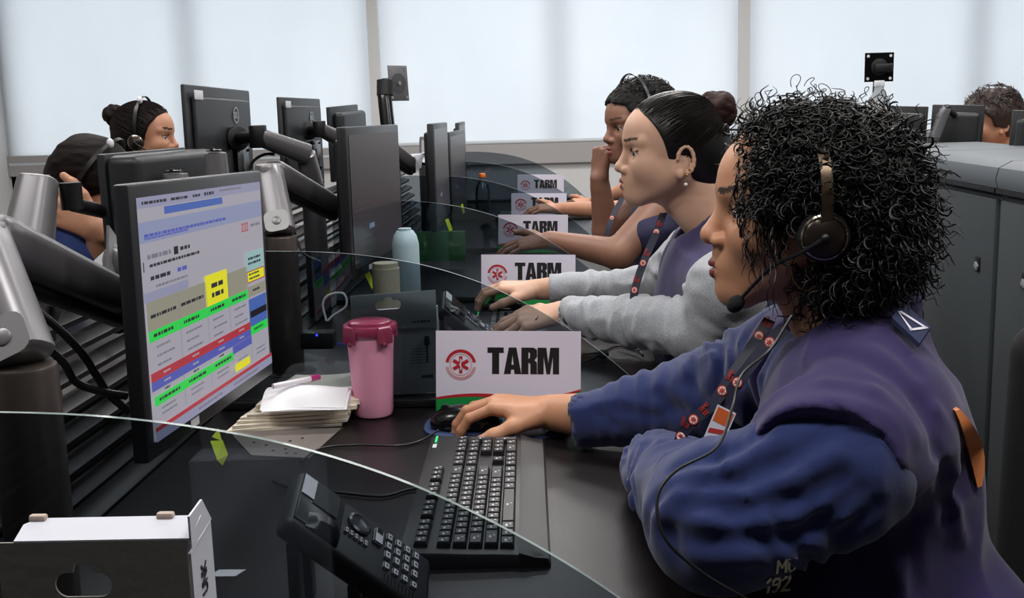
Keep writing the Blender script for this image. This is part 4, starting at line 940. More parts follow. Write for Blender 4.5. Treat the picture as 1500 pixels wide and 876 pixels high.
def keyboard(label, loc, rz, rest=True, full=True):
    """local x = along the rows (numpad at +x), y = towards the function keys"""
    t = thing('keyboard', label, 'keyboard', loc, (0, 0, rz), 'black keyboards with palm rests')
    b = B(); L, Wd = .462, .178
    out = []
    secs = [(.5, Wd), (.495, Wd), (.47, Wd - .001)]
    prof_ = [(-.089, .000), (-.089, .006), (-.082, .012), (-.055, .0165), (-.040, .0175), (.0, .0185), (.080, .022), (.088, .020), (.089, 0)]
    rings = []
    for xx in (-.231, -.229, -.224, .224, .229, .231):
        e = {.231: .7, .229: .9, .224: 1}[abs(xx)]; rings.append([V((xx, y * (.985 + .015 * e), z * e)) for y, z in prof_])
    b.loft(rings); obj('case', b, KBM, t, False)
    if rest:
        b = B(); rings = []
        for i in range(13):
            x = -.231 + .462 * i / 12; e = 1 - abs(i / 6 - 1) ** 6 * .35; rings.append([V((x, -.086, .001)), V((x, -.086, .0165 * e)), V((x, -.070, .0190 * e)), V((x, -.052, .0182)), V((x, -.052, .001))])
        b.loft(rings); obj('palm_rest', b, mat('palm_rest', '#1c1b1e', .48), t, False)
    b = B(); b.box((.205, .079, .0226), (.03, .003, .0008), mi=0); b.box((.170, .079, .0226), (.018, .006, .0006), mi=1); obj('status_lights', b, [LED, LEG], t, False)
    if not full: return t
    u = .0187; y0 = -.038; rows = []
    def key(x, y, w_=1, d_=1):
        o = bpy.data.objects.new('key', keycap(w_ * u - .0016, d_ * u - .0016)); COL.objects.link(o); o.parent = t; o.location = (x * u - .218 + w_ * u / 2, y0 + y * u + (d_ - 1) * u / 2, .0175 + (y * u) * .038)
    for row, ws in ((0, (1.25, 1.25, 1.25, 6.25, 1.25, 1.25, 1.25, 1.25)), (1, (2.25,) + (1,) * 10 + (2.75,)), (2, (1.75,) + (1,) * 11 + (2.25,)), (3, (1.5,) + (1,) * 12 + (1.5,)), (4, (1,) * 13 + (2,))):
        x = 0
        for w_ in ws: key(x, row, w_); x += w_
    for g in range(4):
        for k in range(3 if g else 4): key([0, 4.6, 8.2, 11.8][g] + k * (1 if g or k == 0 else 1.0), 5.45)
    for k in range(3):
        key(15.3 + k, 4); key(15.3 + k, 3); key(15.3 + k, 0)
    key(16.3, 1)
    for r in range(1, 5):
        for k in range(3): key(18.6 + k, r)
    key(18.6, 0, 2); key(20.6, 0)
    key(21.6, 0, .9, 2); key(21.6, 2, .9, 2); key(21.6, 4, .9)
    return t
keyboard('black keyboard with a wide palm rest and one green light, nearest the camera', (-.111, 1.425, .7505), math.radians(91.5))
keyboard('black keyboard seen through the second glass, under the ringed hand', (-.12, 2.48, .7505), math.radians(91.5))

# ---------------------------------------------------------------- mice and pads
def mouse(label, c, az, group='black computer mice'):
    g = SDF((-.04, -.075, -.005), (.04, .075, .06), .0016); g.ell((0, -.004, .006), (.031, .058, .031), .01); g.ell((0, .02, .006), (.028, .040, .026), .012); g.half((0, 0, .0005), (0, 0, -1), .003)
    g.cone((-.033, -.03, .010), (-.032, .03, .010), .006, None, .004, op='s'); g.cone((.033, -.03, .010), (.032, .03, .010), .006, None, .004, op='s')
    c = V(c); t = thing('computer_mouse', label, 'mouse', c, (0, 0, az), group)
    build('shell', [g], [BLACKG], t, world=False)
    b = B(); b.cyl((-.0035, .034, .030), (.0035, .034, .030), .008, seg=18); obj('scroll_wheel', b, CHAR, t, False)
    return t
mc_ = PZ(682, 628, .7565)
mouse('black computer mouse under the hand in front of the largest sign', (mc_.x + .0, mc_.y + .012, .7565), math.radians(84))
m2_ = PY(738, 436, 2.72); mouse('black computer mouse under the hand before the second sign', (m2_.x, 2.74, .7565), math.radians(84))
PADM = mat('mouse_pad_blue', '#33436a', .45); GEL = mat('gel_rest_blue', '#2b3550', .25, coat=.4)
def pad(label, c, w_, d_):
    t = thing('mouse_pad', label, 'mouse pad', c, group='blue gel mouse pads'); b = B(); n = 36; r0, r1 = [], []
    pts = [V((w_ / 2 * (abs(math.cos(a)) ** .7) * (1 if math.cos(a) > 0 else -1), d_ / 2 * (abs(math.sin(a)) ** .7) * (1 if math.sin(a) > 0 else -1), 0)) for a in [2 * PI * i / n for i in range(n)]]
    b.loft([[p for p in pts], [p + V((0, 0, .004)) for p in pts], [p * .97 + V((0, 0, .005)) for p in pts]]); obj('mat', b, PADM, t, False)
    b = B(); b.ball((w_ * .37, 0, .006), (w_ * .12, d_ * .46, .011), 24); obj('gel_wrist_rest', b, GEL, t, False)
pc1 = PZ(735, 622, .7505); pad('blue mouse pad with a dark gel wrist rest beside the nearest keyboard', (pc1.x, pc1.y - .005, .7503), .26, .165)
pad('blue mouse pad under the mouse of the woman in grey sleeves', (-.06, 2.78, .7503), .25, .165)

# ---------------------------------------------------------------- pink tumbler
PINK = mat('pink_plastic', '#efa2c0', .38, sss=.1, spec=.5); LIDP = mat('raspberry_translucent_lid', '#a83f63', .22, trans=.35, coat=.3)
c = PZ(548, 607, .7503); c.z = .7503; t = thing('tumbler', 'pink plastic tumbler with a raspberry clip lid standing by the open notebook', 'tumbler', c)
k = 1.0
b = B(); b.lathe([(.001, .002), (.028, 0), (.0325, .002), (.0345, .008), (.036, .04), (.0395, .120), (.0415, .140), (.0425, .152), (.0405, .152), (.038, .14), (.03, .006), (.001, .006)], c, seg=44); obj('cup', b, PINK, t, True)
b = B(); b.lathe([(.0400, .146), (.0455, .147), (.0470, .151), (.0470, .160), (.0455, .163), (.038, .1635), (.037, .168), (.030, .170), (.0008, .170)], c, seg=44); ld = obj('lid', b, LIDP, t, True)
for a in (-130, -48, 45, 135):
    a = math.radians(a); d = V((math.cos(a), math.sin(a), 0)); sd = V((-math.sin(a), math.cos(a), 0)); b = B()
    b.box(c + d * .0465 + V((0, 0, .147)), (.006, .030, .026), Matrix((d, sd, V((0, 0, 1)))).transposed(), bev=.002); b.cyl(c + d * .045 + sd * .012 + V((0, 0, .160)), c + d * .045 - sd * .012 + V((0, 0, .160)), .004, seg=10); b.ball(c + d * .0455 + V((0, 0, .134)), (.004, .008, .006), 12); obj('lid_clip', b, LIDP, ld, True)
# ---------------------------------------------------------------- notebook and pen
t = thing('notebook', 'thick open notebook with cream curling pages beside the pink tumbler', 'notebook', PZ(430, 610, .75))
def sheet_block(pts, z0, z1, wav, seed, name, m, curl=0):
    """pts: four corners on the desk (clockwise); wavy stack of leaves"""
    b = B(); rr = random.Random(seed); n = 14; P = [V((p.x, p.y, 0)) for p in pts]; rings = []
    for i in range(n + 1):
        f_ = i / n; A = P[0].lerp(P[1], f_); C2 = P[3].lerp(P[2], f_); r = []; m_ = 14
        for j in range(m_ + 1):
            q = A.lerp(C2, j / m_); h = z1 + wav * math.sin(j / m_ * 5 + f_ * 3 + seed) * .5 + curl * math.sin(PI * min(1, f_ * 1.15)) * (1 - (j / m_ - .5) ** 2); r.append(V((q.x, q.y, h)))
        rr_ = [V((p.x, p.y, z0)) for p in (r[-1], r[0])]; rings.append(r + rr_)
    b.loft(rings); return obj(name, b, m, t, True)
PAPERE = mat('page_edges', '#fbf1e0', .85, bump=1.0, bscale=60, stretch=(1, 1, 22), bdist=.002, var=.05, vscale=50)
PAPERW = mat('leaf_white', '#fbfaff', .8)
q0 = [PZ(331, 635, .752), PZ(400, 583, .752), PZ(526, 577, .752), PZ(500, 623, .752)]
cen_ = sum(q0, V()) / 4
for k in range(7):        # bundles of leaves, each a little askew and wavy
    z0 = .7506 + .0055 * k; sc_ = 1 - .012 * k + .012 * math.sin(k * 2.1); off_ = V((.006 * k, .006 * k + .002 * math.sin(k * 3), 0)) + V((.003 * math.sin(k * 1.7), 0, 0))
    sheet_block([cen_ + (p - cen_) * sc_ + off_ for p in q0], z0, z0 + .0052, .0030 if k < 4 else .0045, k, 'page_bundle', PAPERE, .002 * (k > 3))
q = [PZ(380, 600, .792), PZ(402, 566, .792), PZ(516, 566, .792), PZ(505, 596, .792)]
sheet_block(q, .7900, .7915, .003, 5, 'curled_leaf', PAPERW, .022)
sheet_block([p + V((.004, -.004, 0)) for p in q], .7885, .7895, .003, 6, 'curled_leaf', PAPERW, .015)
q = [PZ(405, 590, .772), PZ(372, 612, .772), PZ(331, 634, .752), PZ(380, 592, .76)]
pa, pb = PZ(400, 566, .822), PZ(468, 552, .822)
t = thing('pen', 'white and pink marker pen lying across the open notebook', 'pen', pa); d = (pb - pa).normalized()
b = B(); b.cyl(pa, pa.lerp(pb, .8), .0048, seg=14); obj('barrel', b, mat('pen_white', '#e6dfe8', .3), t, True)
obj('cap', B().cyl(pa.lerp(pb, .8), pb, .0056, .005, seg=14), mat('pen_pink', '#b5387c', .3), t, True)
# ---------------------------------------------------------------- desk phones
def phone(label, P1, P2, P3, sc=1.0, tone=CHAR, lit=False):
    P1, P2, P3 = V(P1), V(P2), V(P3); v = P3 - P1; L = v.length; v.normalize(); w_ = P2 - P1; w_ = (w_ - v * w_.dot(v)); w_.normalize(); n = v.cross(w_).normalized()
    if n.z < 0: n = -n
    Wd = .092 * sc; u = w_; t = thing('desk_phone', label, 'phone', ((P1 + P3).x / 2, (P1 + P3).y / 2, .75), group='black desk phones')
    def Q(x, y, z=0): return P1 + u * x * Wd + v * y * L + n * z
    R = Matrix((u, v, n)).transposed()
    b = B(); b.box(Q(.5, .5, -.014), (Wd, L, .028), R, bev=.007, seg=3); obj('body', b, tone, t, True)
    b = B(); b.box(Q(.5, .17, .001), (Wd * .86, L * .30, .004), R, bev=.0015); obj('display_surround', b, mat('phone_panel', '#101114', .3), t, True)
    b = B(); b.box(Q(.33, .19, .0038), (Wd * .40, L * .17, .0012), R); obj('display', b, mat('phone_lcd', '#15171b', .15, spec=.6) if not lit else mat('phone_lcd_pale', '#8c8a7c', .3), t, True)
    b = B(); b.box(Q(.30, .065, .0040), (Wd * .36, L * .085, .0008), R); obj('label_sticker', b, mat('sticker_white', '#cfcfd4', .6), t, True)
    b = B(); rings = []
    for k in range(7):
        y = .10 + .22 * k / 6; hgt = .012 * math.sin(PI * (k + .6) / 7.2); rings.append([Q(.68, y, 0), Q(.72, y, hgt), Q(.86, y, hgt * 1.1), Q(.95, y, hgt * .4), Q(.95, y, 0)])
    b.loft(rings); obj('handset_cradle', b, mat('phone_panel', '#101114', .3), t, True)
    for (x, y, w0, l0) in [(.20, .42, .22, .02), (.27, .46, .2, .02)]: pass
    b = B(); b.lathe([(.015, 0), (.015, .003), (.012, .0042), (.0085, .003), (.0001, .003)], Q(.30, .44, .0), n, 24); obj('navigation_ring', b, mat('nav_grey', '#2d2f35', .25), t, True)
    kk = []
    for i in range(5): kk.append((.56, .36 + .035 * i, .009, .005))
    for i in range(4): kk.append((.14 + .13 * i, .30, .007, .004))
    for r in range(4):
        for c_ in range(3): kk.append((.16 + .17 * c_, .66 + .068 * r, .0115, .008))
    for r in range(4): kk.append((.70, .66 + .068 * r, .010, .008))
    b0 = B(); b0.box((0, 0, .001), (1, 1, 1)); b0.bm.free()
    for (x, y, a_, c_) in kk:
        b = B(); b.box(Q(x, y, .0012), (a_, c_, .0034), R, bev=.001); b.box(Q(x, y, .0031), (a_ * .3, c_ * .3, .0003), R, mi=1); obj('button', b, [KEYM, LEG], t, True)
    b = B(); b.box(Q(.30, .58, .002), (.024, .012, .004), R, bev=.001); b.box(Q(.22, .58, .0042), (.008, .008, .0005), R, mi=1); obj('speaker_button', b, [BLACKG, LEG], t, True)
    b = B()
    for i in range(7):
        for j in range(9): b.cyl(Q(.84 + .02 * i - .02, .66 + .026 * j, .0), Q(.84 + .02 * i - .02, .66 + .026 * j, .0006), .0008, seg=5)
    obj('speaker_grille', b, BLACKG, t, True)
    # A-shaped stand
    for y in (.12, .55):
        top = Q(.5, y, -.028); b = B()
        for x in (.1, .9): a = Q(x, y, -.024); b.box(((a.x), a.y, (a.z + .752) / 2), (.012, .02, max(.004, a.z - .752)), bev=.002)
        obj('stand_leg', b, BLACK, t, True)
    return t
phone('black desk phone tilted on its stand under the nearest glass', PZ(443, 686, .90), PZ(427, 750, .88), PZ(634, 822, .775))
phone('black desk phone with a pale display behind the second glass', PZ(443, 686, .90) + V((.035, 1.17, -.0)), PZ(427, 750, .88) + V((.035, 1.17, -.0)), PZ(634, 822, .775) + V((.035, 1.17, 0)), 1, CHAR, False)
# ---------------------------------------------------------------- cartons
CARD_SHADE = mat('white_board_shaded', '#8a8782', .8, bump=.2, bscale=120, var=.05, vscale=12); CARDW = mat('white_board', '#cfd0da', .6)  # first board is white card with its shade put into the colour
def hang_box(label, TL, TR, depth, flap, front_board, white, logo=False, dark=None, label2=True):
    """retail carton: front panel with a hanging slot cut through its raised flap"""
    TL, TR = V(TL), V(TR); u = TR - TL; W = u.length; u.normalize(); n = u.cross(V((0, 0, 1))).normalized()   # towards the viewer
    if n.y > 0: n = -n
    H = (TL.z + TR.z) / 2 - .7508; t = thing('carton', label, 'box', TL.lerp(TR, .5) - V((0, 0, H)), group=None)
    O = V((TL.x, TL.y, .7508)); up = V((0, 0, 1)); Hb = H - flap
    # front panel with a rounded hanging slot: outline bridged to the hole
    sw, sh, sy = W * .30, .017, H - min(flap * .62, .030); cx = W * .44; b = B()
    hole = []
    for k in range(17):
        a = -PI / 2 + PI * k / 16; hole.append((cx + sw / 2 - sh / 2 + math.cos(a) * sh / 2, sy + math.sin(a) * sh / 2))
    hole += [(cx + sw * .17, sy + sh / 2), (cx + sw * .13, sy + sh * .85), (cx - sw * .13, sy + sh * .85), (cx - sw * .17, sy + sh / 2)]
    for k in range(17):
        a = PI / 2 + PI * k / 16; hole.append((cx - sw / 2 + sh / 2 + math.cos(a) * sh / 2, sy + math.sin(a) * sh / 2))
    def edge(p):
        dx, dy = p[0] - cx, p[1] - sy; t = 1e9
        for lim, d in (((W - cx) if dx > 0 else cx, abs(dx)), ((H - sy) if dy > 0 else sy, abs(dy))):
            if d > 1e-9: t = min(t, lim / d)
        return (cx + dx * t, sy + dy * t)
    def snap(p):
        return p
    outer = [edge(p) for p in hole]; m = len(hole); outs = [O + u * p[0] + up * p[1] for p in outer]; ins = [O + u * p[0] + up * p[1] for p in hole]
    cor = [(W, 0), (W, H), (0, H), (0, 0)]
    for k in range(m):
        k2 = (k + 1) % m; A, C3 = outer[k], outer[k2]; poly = [hole[k], A]
        for c_ in cor:
            if (abs(A[0] - c_[0]) < 1e-6) != (abs(C3[0] - c_[0]) < 1e-6) and (abs(A[1] - c_[1]) < 1e-6) != (abs(C3[1] - c_[1]) < 1e-6) and (abs(A[0] - c_[0]) < 1e-6 or abs(A[1] - c_[1]) < 1e-6) and (abs(C3[0] - c_[0]) < 1e-6 or abs(C3[1] - c_[1]) < 1e-6): poly.append(c_)
        poly += [C3, hole[k2]]; b.prism(poly, O, u, up, -n, .0016)
    obj('front_panel', b, front_board, t, True, smooth=False)
    b = B(); b.box(O + u * W / 2 - n * (depth * .5 + .001) + up * Hb / 2, (W - .002, depth - .004, Hb), Matrix((u, -n, up)).transposed()); obj('carton_body', b, white, t, True, smooth=False)
    return t, O, u, up, n, W, H, Hb
A_, B_ = PY(-6, 797, .665), PY(272, 781, .665); B_.z = A_.z + .001
t, O, u, up, n, W, H, Hb = hang_box('open white carton, front painted in shade, with a hanging slot in the bottom left corner', A_, B_, .045, .066, CARD_SHADE, CARDW)
b = B(); b.prism([(.012, 0), (W + .003, 0), (W + .004, .022), (.02, .022), (.012, .016)], O + up * (H), u, (-n * .92 + up * .35).normalized(), up, .0012); obj('top_flap', b, CARDW, t, True, smooth=False)
b = B(); b.prism([(0, -.006), (.042, -.002), (.026, .018), (0, .016)], O + u * (W + .002) + up * H , -n, up, u, .0014); obj('side_flap', b, CARDW, t, True, smooth=False)
for x in (.02, W - .02): obj('tab', B().box(O + u * x - n * .020 + up * (H + .009), (.012, .006, .006), bev=.002), mat('tab_kraft', '#b7a69b', .8), t, True)
b = B(); b.prism([(.001, 0), (.044, 0), (.044, H - .004), (.001, H - .010)], O + u * W, -n, up, u, .002); obj('side_panel', b, CARDW, t, True, smooth=False)
qs, w0 = stroke_quads('UNK', .16, .2); b = B()
for q in qs: b.prism([(.026 - y * .009, H - .046 + x * .010) for x, y in q], O + u * (W + .0022), -n, up, u, .0006)
obj('printed_mark', b, mat('print_dark', '#33343c', .6), t, True, smooth=False)
DKC = mat('carton_grey_print', '#a9afb0', .5)
t, O, u, up, n, W, H, Hb = hang_box('grey carton with a hanging slot standing behind the glass and the pink tumbler', PY(513, 437, 1.965), PY(638, 428, 1.965), .04, .035, DKC, mat('carton_side', '#bcbfc2', .6))
b = B(); o = O + n * .0006
for i in range(6): strokebar(b, o, u, up, n, W * .68, H * (.30 + .028 * i), W * .22, .0013, 0, 300 + i)
strokebar(b, o, u, up, n, W * .72, H * .70, W * .2, .003, 0, 400); b.prism([(W * .86, H * .3), (W * .88, H * .3), (W * .885, H * .46), (W * .91, H * .48), (W * .90, H * .56), (W * .85, H * .56), (W * .84, H * .48), (W * .865, H * .46)], o, u, up, n, .0002); strokebar(b, o, u, up, n, W * .8, H * .15, W * .14, .006, 0, 402)
obj('printing', b, mat('print_dark', '#33343c', .6), t, True, smooth=False)
# ---------------------------------------------------------------- other small things on and behind the desks
t = thing('cream_tumbler', 'cream cylinder tumbler standing behind the grey carton', 'tumbler', PY(567, 440, 2.45)); t.location.z = .7505; t.name = 'tumbler'
c = V(t.location); b = B(); zt = PY(567, 385, 2.45).z - .75; b.lathe([(.001, 0), (.027, 0), (.030, .004), (.031, zt * .6), (.0315, zt - .012), (.029, zt - .012), (.029, zt), (.001, zt)], c, seg=32); obj('cup', b, mat('cream_plastic', '#cfc6ae', .5), t, True)
c = PY(597, 430, 2.62); c.z = .7505; zt = PY(600, 338, 2.62).z - .75
t = thing('bottle', 'pale blue translucent plastic bottle beside the dark-screened monitor', 'bottle', c); b = B(); b.lathe([(.001, 0), (.030, 0), (.033, .004), (.033, zt * .86), (.028, zt * .95), (.020, zt), (.001, zt)], c, seg=30); obj('body', b, mat('pale_blue_plastic', '#a9c3cd', .4, sss=.2), t, True); b = B(); b.cyl(c + V((0, 0, zt - .002)), c + V((0, 0, zt + .006)), .016, seg=18); obj('cap', b, mat('pale_blue_plastic', '#a9c3cd'), t, True)
def pet(label, c, h, r, capm, lab=None, group=None, bm2=None):
    t = thing('water_bottle', label, 'bottle', c, group=group); b = B(); p = [(.001, .004), (r * .5, 0), (r * .9, .002), (r, .012)]
    for k in range(5): z = .02 + h * .1 * k; p += [(r * .96, z), (r, z + h * .05)]
    p += [(r, h * .66), (r * .85, h * .76), (r * .42, h * .86), (r * .38, h * .93)]
    b.lathe(p, c, seg=26); obj('body', b, bm2 or CLEAR, t, True)
    b = B(); b.lathe([(.001, .006), (r * .8, .006), (r * .93, .014), (r * .93, h * .40), (.001, h * .40)], c, seg=20); obj('water', b, glassmat('water_tint', (.80, .84, .86, 1), .02) if 'water_tint' not in MATS else MATS['water_tint'], t, True)
    b = B(); b.cyl(c + V((0, 0, h * .92)), c + V((0, 0, h)), r * .44, r * .42, 20, bev=.002); obj('cap', b, capm, t, True)
    if lab: b = B(); b.lathe([(r * 1.01, h * .42), (r * 1.01, h * .66)], c, seg=26, caps=False); obj('paper_label', b, lab, t, True)
    return t
pb_ = PY(708, 306, 4.9); zt = PY(708, 254, 4.9).z - .75; pet('clear water bottle with an orange cap behind the glass partitions', V((pb_.x, 4.9, .7505)), zt, .034, mat('cap_orange', '#e2701f', .4))
tag(obj('folder', B().box(PY(640, 352, 3.62) + V((0, 0, -.02)), (.19, .012, .10), bev=.002), mat('dark_green_board', '#1f5a2c', .6), loc=PY(640, 352, 3.62)), 'green folder standing behind the dark-screened monitor', 'folder')
t = thing('crumpled_paper', 'crumpled white papers lying on the spine behind the dark-screened monitor', 'papers', PY(605, 240, 3.7))
for j, pts in enumerate(([(588, 236), (600, 226), (622, 224), (634, 222), (620, 232), (596, 243)], [(606, 228), (620, 226), (617, 246), (606, 249)])):
    P_ = [PY(x, y, 3.7 - .03 * j + .02 * (k % 2)) for k, (x, y) in enumerate(pts)]; b = B(); vs = [b.bm.verts.new(p) for p in P_]; c0 = b.bm.verts.new(sum(P_, V()) / len(P_) + V((0, -.012, .004)))
    vd = [b.bm.verts.new(p + V((0, .002, 0))) for p in P_]; c1 = b.bm.verts.new(c0.co + V((0, .002, 0)))
    for k in range(len(P_)): k2 = (k + 1) % len(P_); b.bm.faces.new((vs[k], vs[k2], c0)); b.bm.faces.new((vd[k], vd[k2], c1)); b.bm.faces.new((vs[k], vs[k2], vd[k2], vd[k]))
    obj('sheet', b, CARDW, t, True, smooth=False)
# sticky notes
NEON = mat('neon_note', '#cfe62a', .7, emis=0)
for (pts, dep, lab) in (([(308, 646), (326, 645), (334, 666), (326, 682), (318, 674)], 1.49, 'neon yellow sticky note hanging under the nearest monitor'), ([(310, 640), (320, 628), (323, 640), (325, 646)], 1.505, 'small upright neon yellow note corner on the nearest monitor edge'), ([(534, 402), (541, 397), (549, 416), (545, 424)], 2.6, 'neon yellow sticky note under the dark-screened monitor'), ([(652, 322), (657, 320), (663, 336), (659, 342)], 3.7, 'neon yellow sticky note under the third monitor'), ([(675, 300), (678, 298), (681, 311), (678, 314)], 4.8, 'neon yellow sticky note under the fourth monitor')):
    b = B(); P_ = [dz(x, y, dep + .012 * math.sin(k)) for k, (x, y) in enumerate(pts)]; a = [b.bm.verts.new(p) for p in P_]; c = [b.bm.verts.new(p + V((0, .0006, 0))) for p in P_]; b.bm.faces.new(a); b.bm.faces.new(c[::-1])
    for k in range(len(P_)): k2 = (k + 1) % len(P_); b.bm.faces.new((a[k], a[k2], c[k2], c[k]))
    tag(obj('sticky_note', b, NEON, smooth=False, loc=P_[0]), lab, 'sticky note', 'neon sticky notes')
# perforated plate at the desk's rear corner
b = B(); q = [PZ(335, 632, .7508), PZ(500, 628, .7508), PZ(452, 672, .7508), PZ(368, 668, .7508)]
a = [b.bm.verts.new(p) for p in q]; c = [b.bm.verts.new(p + V((0, 0, .0016))) for p in q]; b.bm.faces.new(a[::-1]); b.bm.faces.new(c)
for k in range(4): b.bm.faces.new((a[k], a[(k + 1) % 4], c[(k + 1) % 4], c[k]))
tp = tag(obj('perforated_plate', b, mat('plate_taupe', '#8a817c', .5, metal=.3), smooth=False, loc=q[0]), 'grey perforated metal plate under the notebook at the back of the desk', 'plate')
b = B()
for (x, y) in ((425, 646), (443, 642), (390, 652), (400, 660), (418, 658), (438, 655), (420, 664), (433, 664), (372, 648)): p = PZ(x, y, .7525); b.cyl(p, p + V((0, 0, .0003)), .0028, seg=10)
obj('hole', b, BLACKG, tp, True)
tag(obj('asset_sticker', B().prism([(0, 0), (.032, 0), (.032, .02), (0, .02)], PZ(305, 845, .7504), (1, 0, 0), (.35, .94, 0), (0, 0, 1), .0006), mat('sticker_white', '#cfcfd4', .6), smooth=False, loc=PZ(305, 845, .7504)), 'small white printed label stuck on the black worktop right of the carton', 'sticker')
# ---------------------------------------------------------------- cables
CAB = mat('cable_black', '#141416', .4)
def cable(label, pts, r, m=CAB, cat='cable', group='cables on and behind the desks', name='cable'):
    b = B(); pp = bez(pts, 10 * len(pts)); b.tube(pp, r, 8); tag(obj(name, b, m, loc=pts[0]), label, cat, group)
zc = lambda x, y, z=.7535: PZ(x, y, z)
cable('thin black mouse cable curving across the desk to the nearest mouse', [zc(440, 676), zc(470, 657), zc(520, 652), zc(580, 653), zc(615, 646), zc(643, 630, .765)], .0018)
cable('black cable looping on the desk behind the desk phone', [zc(400, 705), zc(430, 715), zc(500, 722), zc(560, 727), zc(600, 717), zc(640, 713)], .0022)
cable('thick black cable hanging from the nearest silver arm, left strand', [dz(30, 440, 1.35), dz(52, 492, 1.36), dz(92, 530, 1.37), dz(112, 560, 1.38), dz(150, 574, 1.4), dz(186, 580, 1.42)], .0052)
cable('thick black cable hanging from the nearest silver arm, right strand', [dz(30, 438, 1.36), dz(75, 472, 1.37), dz(118, 515, 1.38), dz(140, 548, 1.4), dz(160, 578, 1.41), dz(190, 604, 1.42)], .0052)
cable('black cable arching over behind the arm of the large flat monitor', [dz(366, 248, 2.75), dz(372, 235, 2.75), dz(388, 226, 2.75), dz(402, 226, 2.75)], .004)
cable('thin dark cable dropping between the silver arm and the dark-screened monitor', [dz(430, 330, 2.5), dz(434, 350, 2.5), dz(446, 372, 2.5), dz(470, 384, 2.5)], .003)
WC = mat('cable_white', '#b9bcc2', .4)
cable('white coiled cable behind the glass left of the grey carton', [dz(478, 470, 2.15), dz(473, 445, 2.15), dz(482, 432, 2.15), dz(503, 430, 2.15), dz(507, 448, 2.15), dz(488, 462, 2.15), dz(480, 470, 2.15)], .0022, WC)
cable('thin cable with an added blue glow arching on the desk behind the second glass', [zc(418, 525), zc(440, 511), zc(475, 505), zc(510, 503)], .0022, emit('cable_blue_glow', '#2438b8', .5))  # blue light put into the cable by emission, no lamp of its own
cable('grey cable looping off the desk edge by the grey sleeve', [zc(905, 498, .77), zc(925, 512, .76), zc(955, 512, .77), zc(975, 530, .72), zc(985, 560, .66)], .0022, WC)
cable('black cable lying behind the first sign towards the grey sleeve', [zc(852, 520), zc(880, 516), zc(905, 507), zc(935, 514), zc(942, 520)], .0020)
t = thing('foam_microphone', 'small black foam headset microphone lying on the worktop behind the second glass', 'microphone', zc(883, 519)); b = B(); b.ball(zc(883, 519, .762), (.013, .010, .010), 16); obj('foam_cover', b, mat('mic_foam', '#131316', .9, bump=.8, bscale=700), t, True); b = B(); b.tube([zc(878, 521, .762), zc(868, 526, .760), zc(850, 533, .757)], .0022, 8); obj('boom', b, BLACK, t, True)
# small LED on equipment
t = thing('power_adapter', 'small black power adapter with a blue light behind the second glass', 'adapter', zc(466, 500)); obj('adapter_body', B().box(PY(466, 497, 2.2), (.07, .04, .035), bev=.004), BLACK, t, True); obj('status_light', B().ball(PY(464, 491, 2.178), .0028, 10), emit('blue_led', '#3450ff', 3), t, True)
# ---------------------------------------------------------------- right-hand row beyond the cabinets
b_l = lambda l, a, c, H, **k: monitor('monitor', l, c, a, H, group='monitors beyond the cabinets', **k)
b_l('dark monitor back partly hidden by curly hair, beyond the cabinets', PY(1303, 155, 4.42), PY(1360, 156, 4.38), .33, stand=True, thick=.03, bulge=.05, back=CHAR, face=CHAR)
b_l('dark monitor back with a square mount, in front of the man with short brown hair', PY(1366, 153, 4.48), PY(1443, 154, 4.42), .36, stand=True, thick=.03, bulge=.05, back=CHAR, face=CHAR, mount=(.6, .55))
b_l('dark monitor back cut by the right edge of the photo', PY(1483, 161, 3.92), PY(1570, 163, 3.86), .33, stand=True, thick=.03, bulge=.05, back=CHAR, face=CHAR)
for i in range(3):
    y0, y1, xa, xb = [(2.6, 3.5, 1.63, 2.33), (3.52, 4.22, 1.63, 2.33), (4.24, 5.2, 1.15, 1.92)][i]; t = thing('desk', ['black worktop beyond the cabinets, nearest', 'black worktop beyond the cabinets carrying two monitors', 'black worktop beyond the cabinets, furthest'][i], 'desk', ((xa + xb) / 2, (y0 + y1) / 2, 0), group='black desks beyond the cabinets'); obj('desktop', B().box(((xa + xb) / 2, (y0 + y1) / 2, .7375), (xb - xa, y1 - y0 - .01, .025), bev=.003), DESK, t, True)
    for q in (y0 + .03, y1 - .05): obj('leg', B().box(((xa + xb) / 2, q, .3625), (.6, .03, .725)), LEGM, t, True)
A, C2 = PY(1386, 158, 4.28), PY(1366, 208, 4.30)
t = thing('monitor_stand', 'slanted silver monitor arm rising behind the cabinets beside the curly hair', 'monitor arm', (C2.x, C2.y, .75)); b = B(); link(b, A, C2, .035, .035, .04, .04, up=(0, 1, 0)); obj('riser', b, SILVER, t, True); b = B(); b.cyl((C2.x, C2.y, .75), (C2.x, C2.y, C2.z), .02, seg=16); obj('post', b, DGUN, t, True); b = B(); b.ball(A, (.020, .018, .014), 16); b.cyl(A, A + V((.06, .08, -.03)), .012, seg=12); obj('tilt_head', b, DGUN, t, True)
pm = PY(1287.5, 98.5, 4.6); t = thing('monitor_stand', 'black square mounting plate on a bare arm above the curly hair', 'monitor arm', (pm.x, 4.7, .75))
b = B(); R_ = .058
b.prism([(-R_, -R_), (R_, -R_), (R_, R_), (-R_, R_)], pm, (1, 0, 0), (0, 0, 1), (0, -1, 0), .004); 
for sx in (-1, 1):
    for sz in (-1, 1): b.lathe([(.006, 0), (.006, .001)], pm + V((sx * .045, -.0045, sz * .045)), (0, -1, 0), 10, 1)
obj('mounting_plate', b, [BLACKG, WHITEP], t, True); b = B(); b.lathe([(.034, .004), (.034, .01), (.026, .012)], pm, (0, -1, 0), 24); b.box(pm + V((.012, -.02, -.004)), (.07, .03, .035), bev=.006); obj('tilt_head', b, BLACK, t, True)
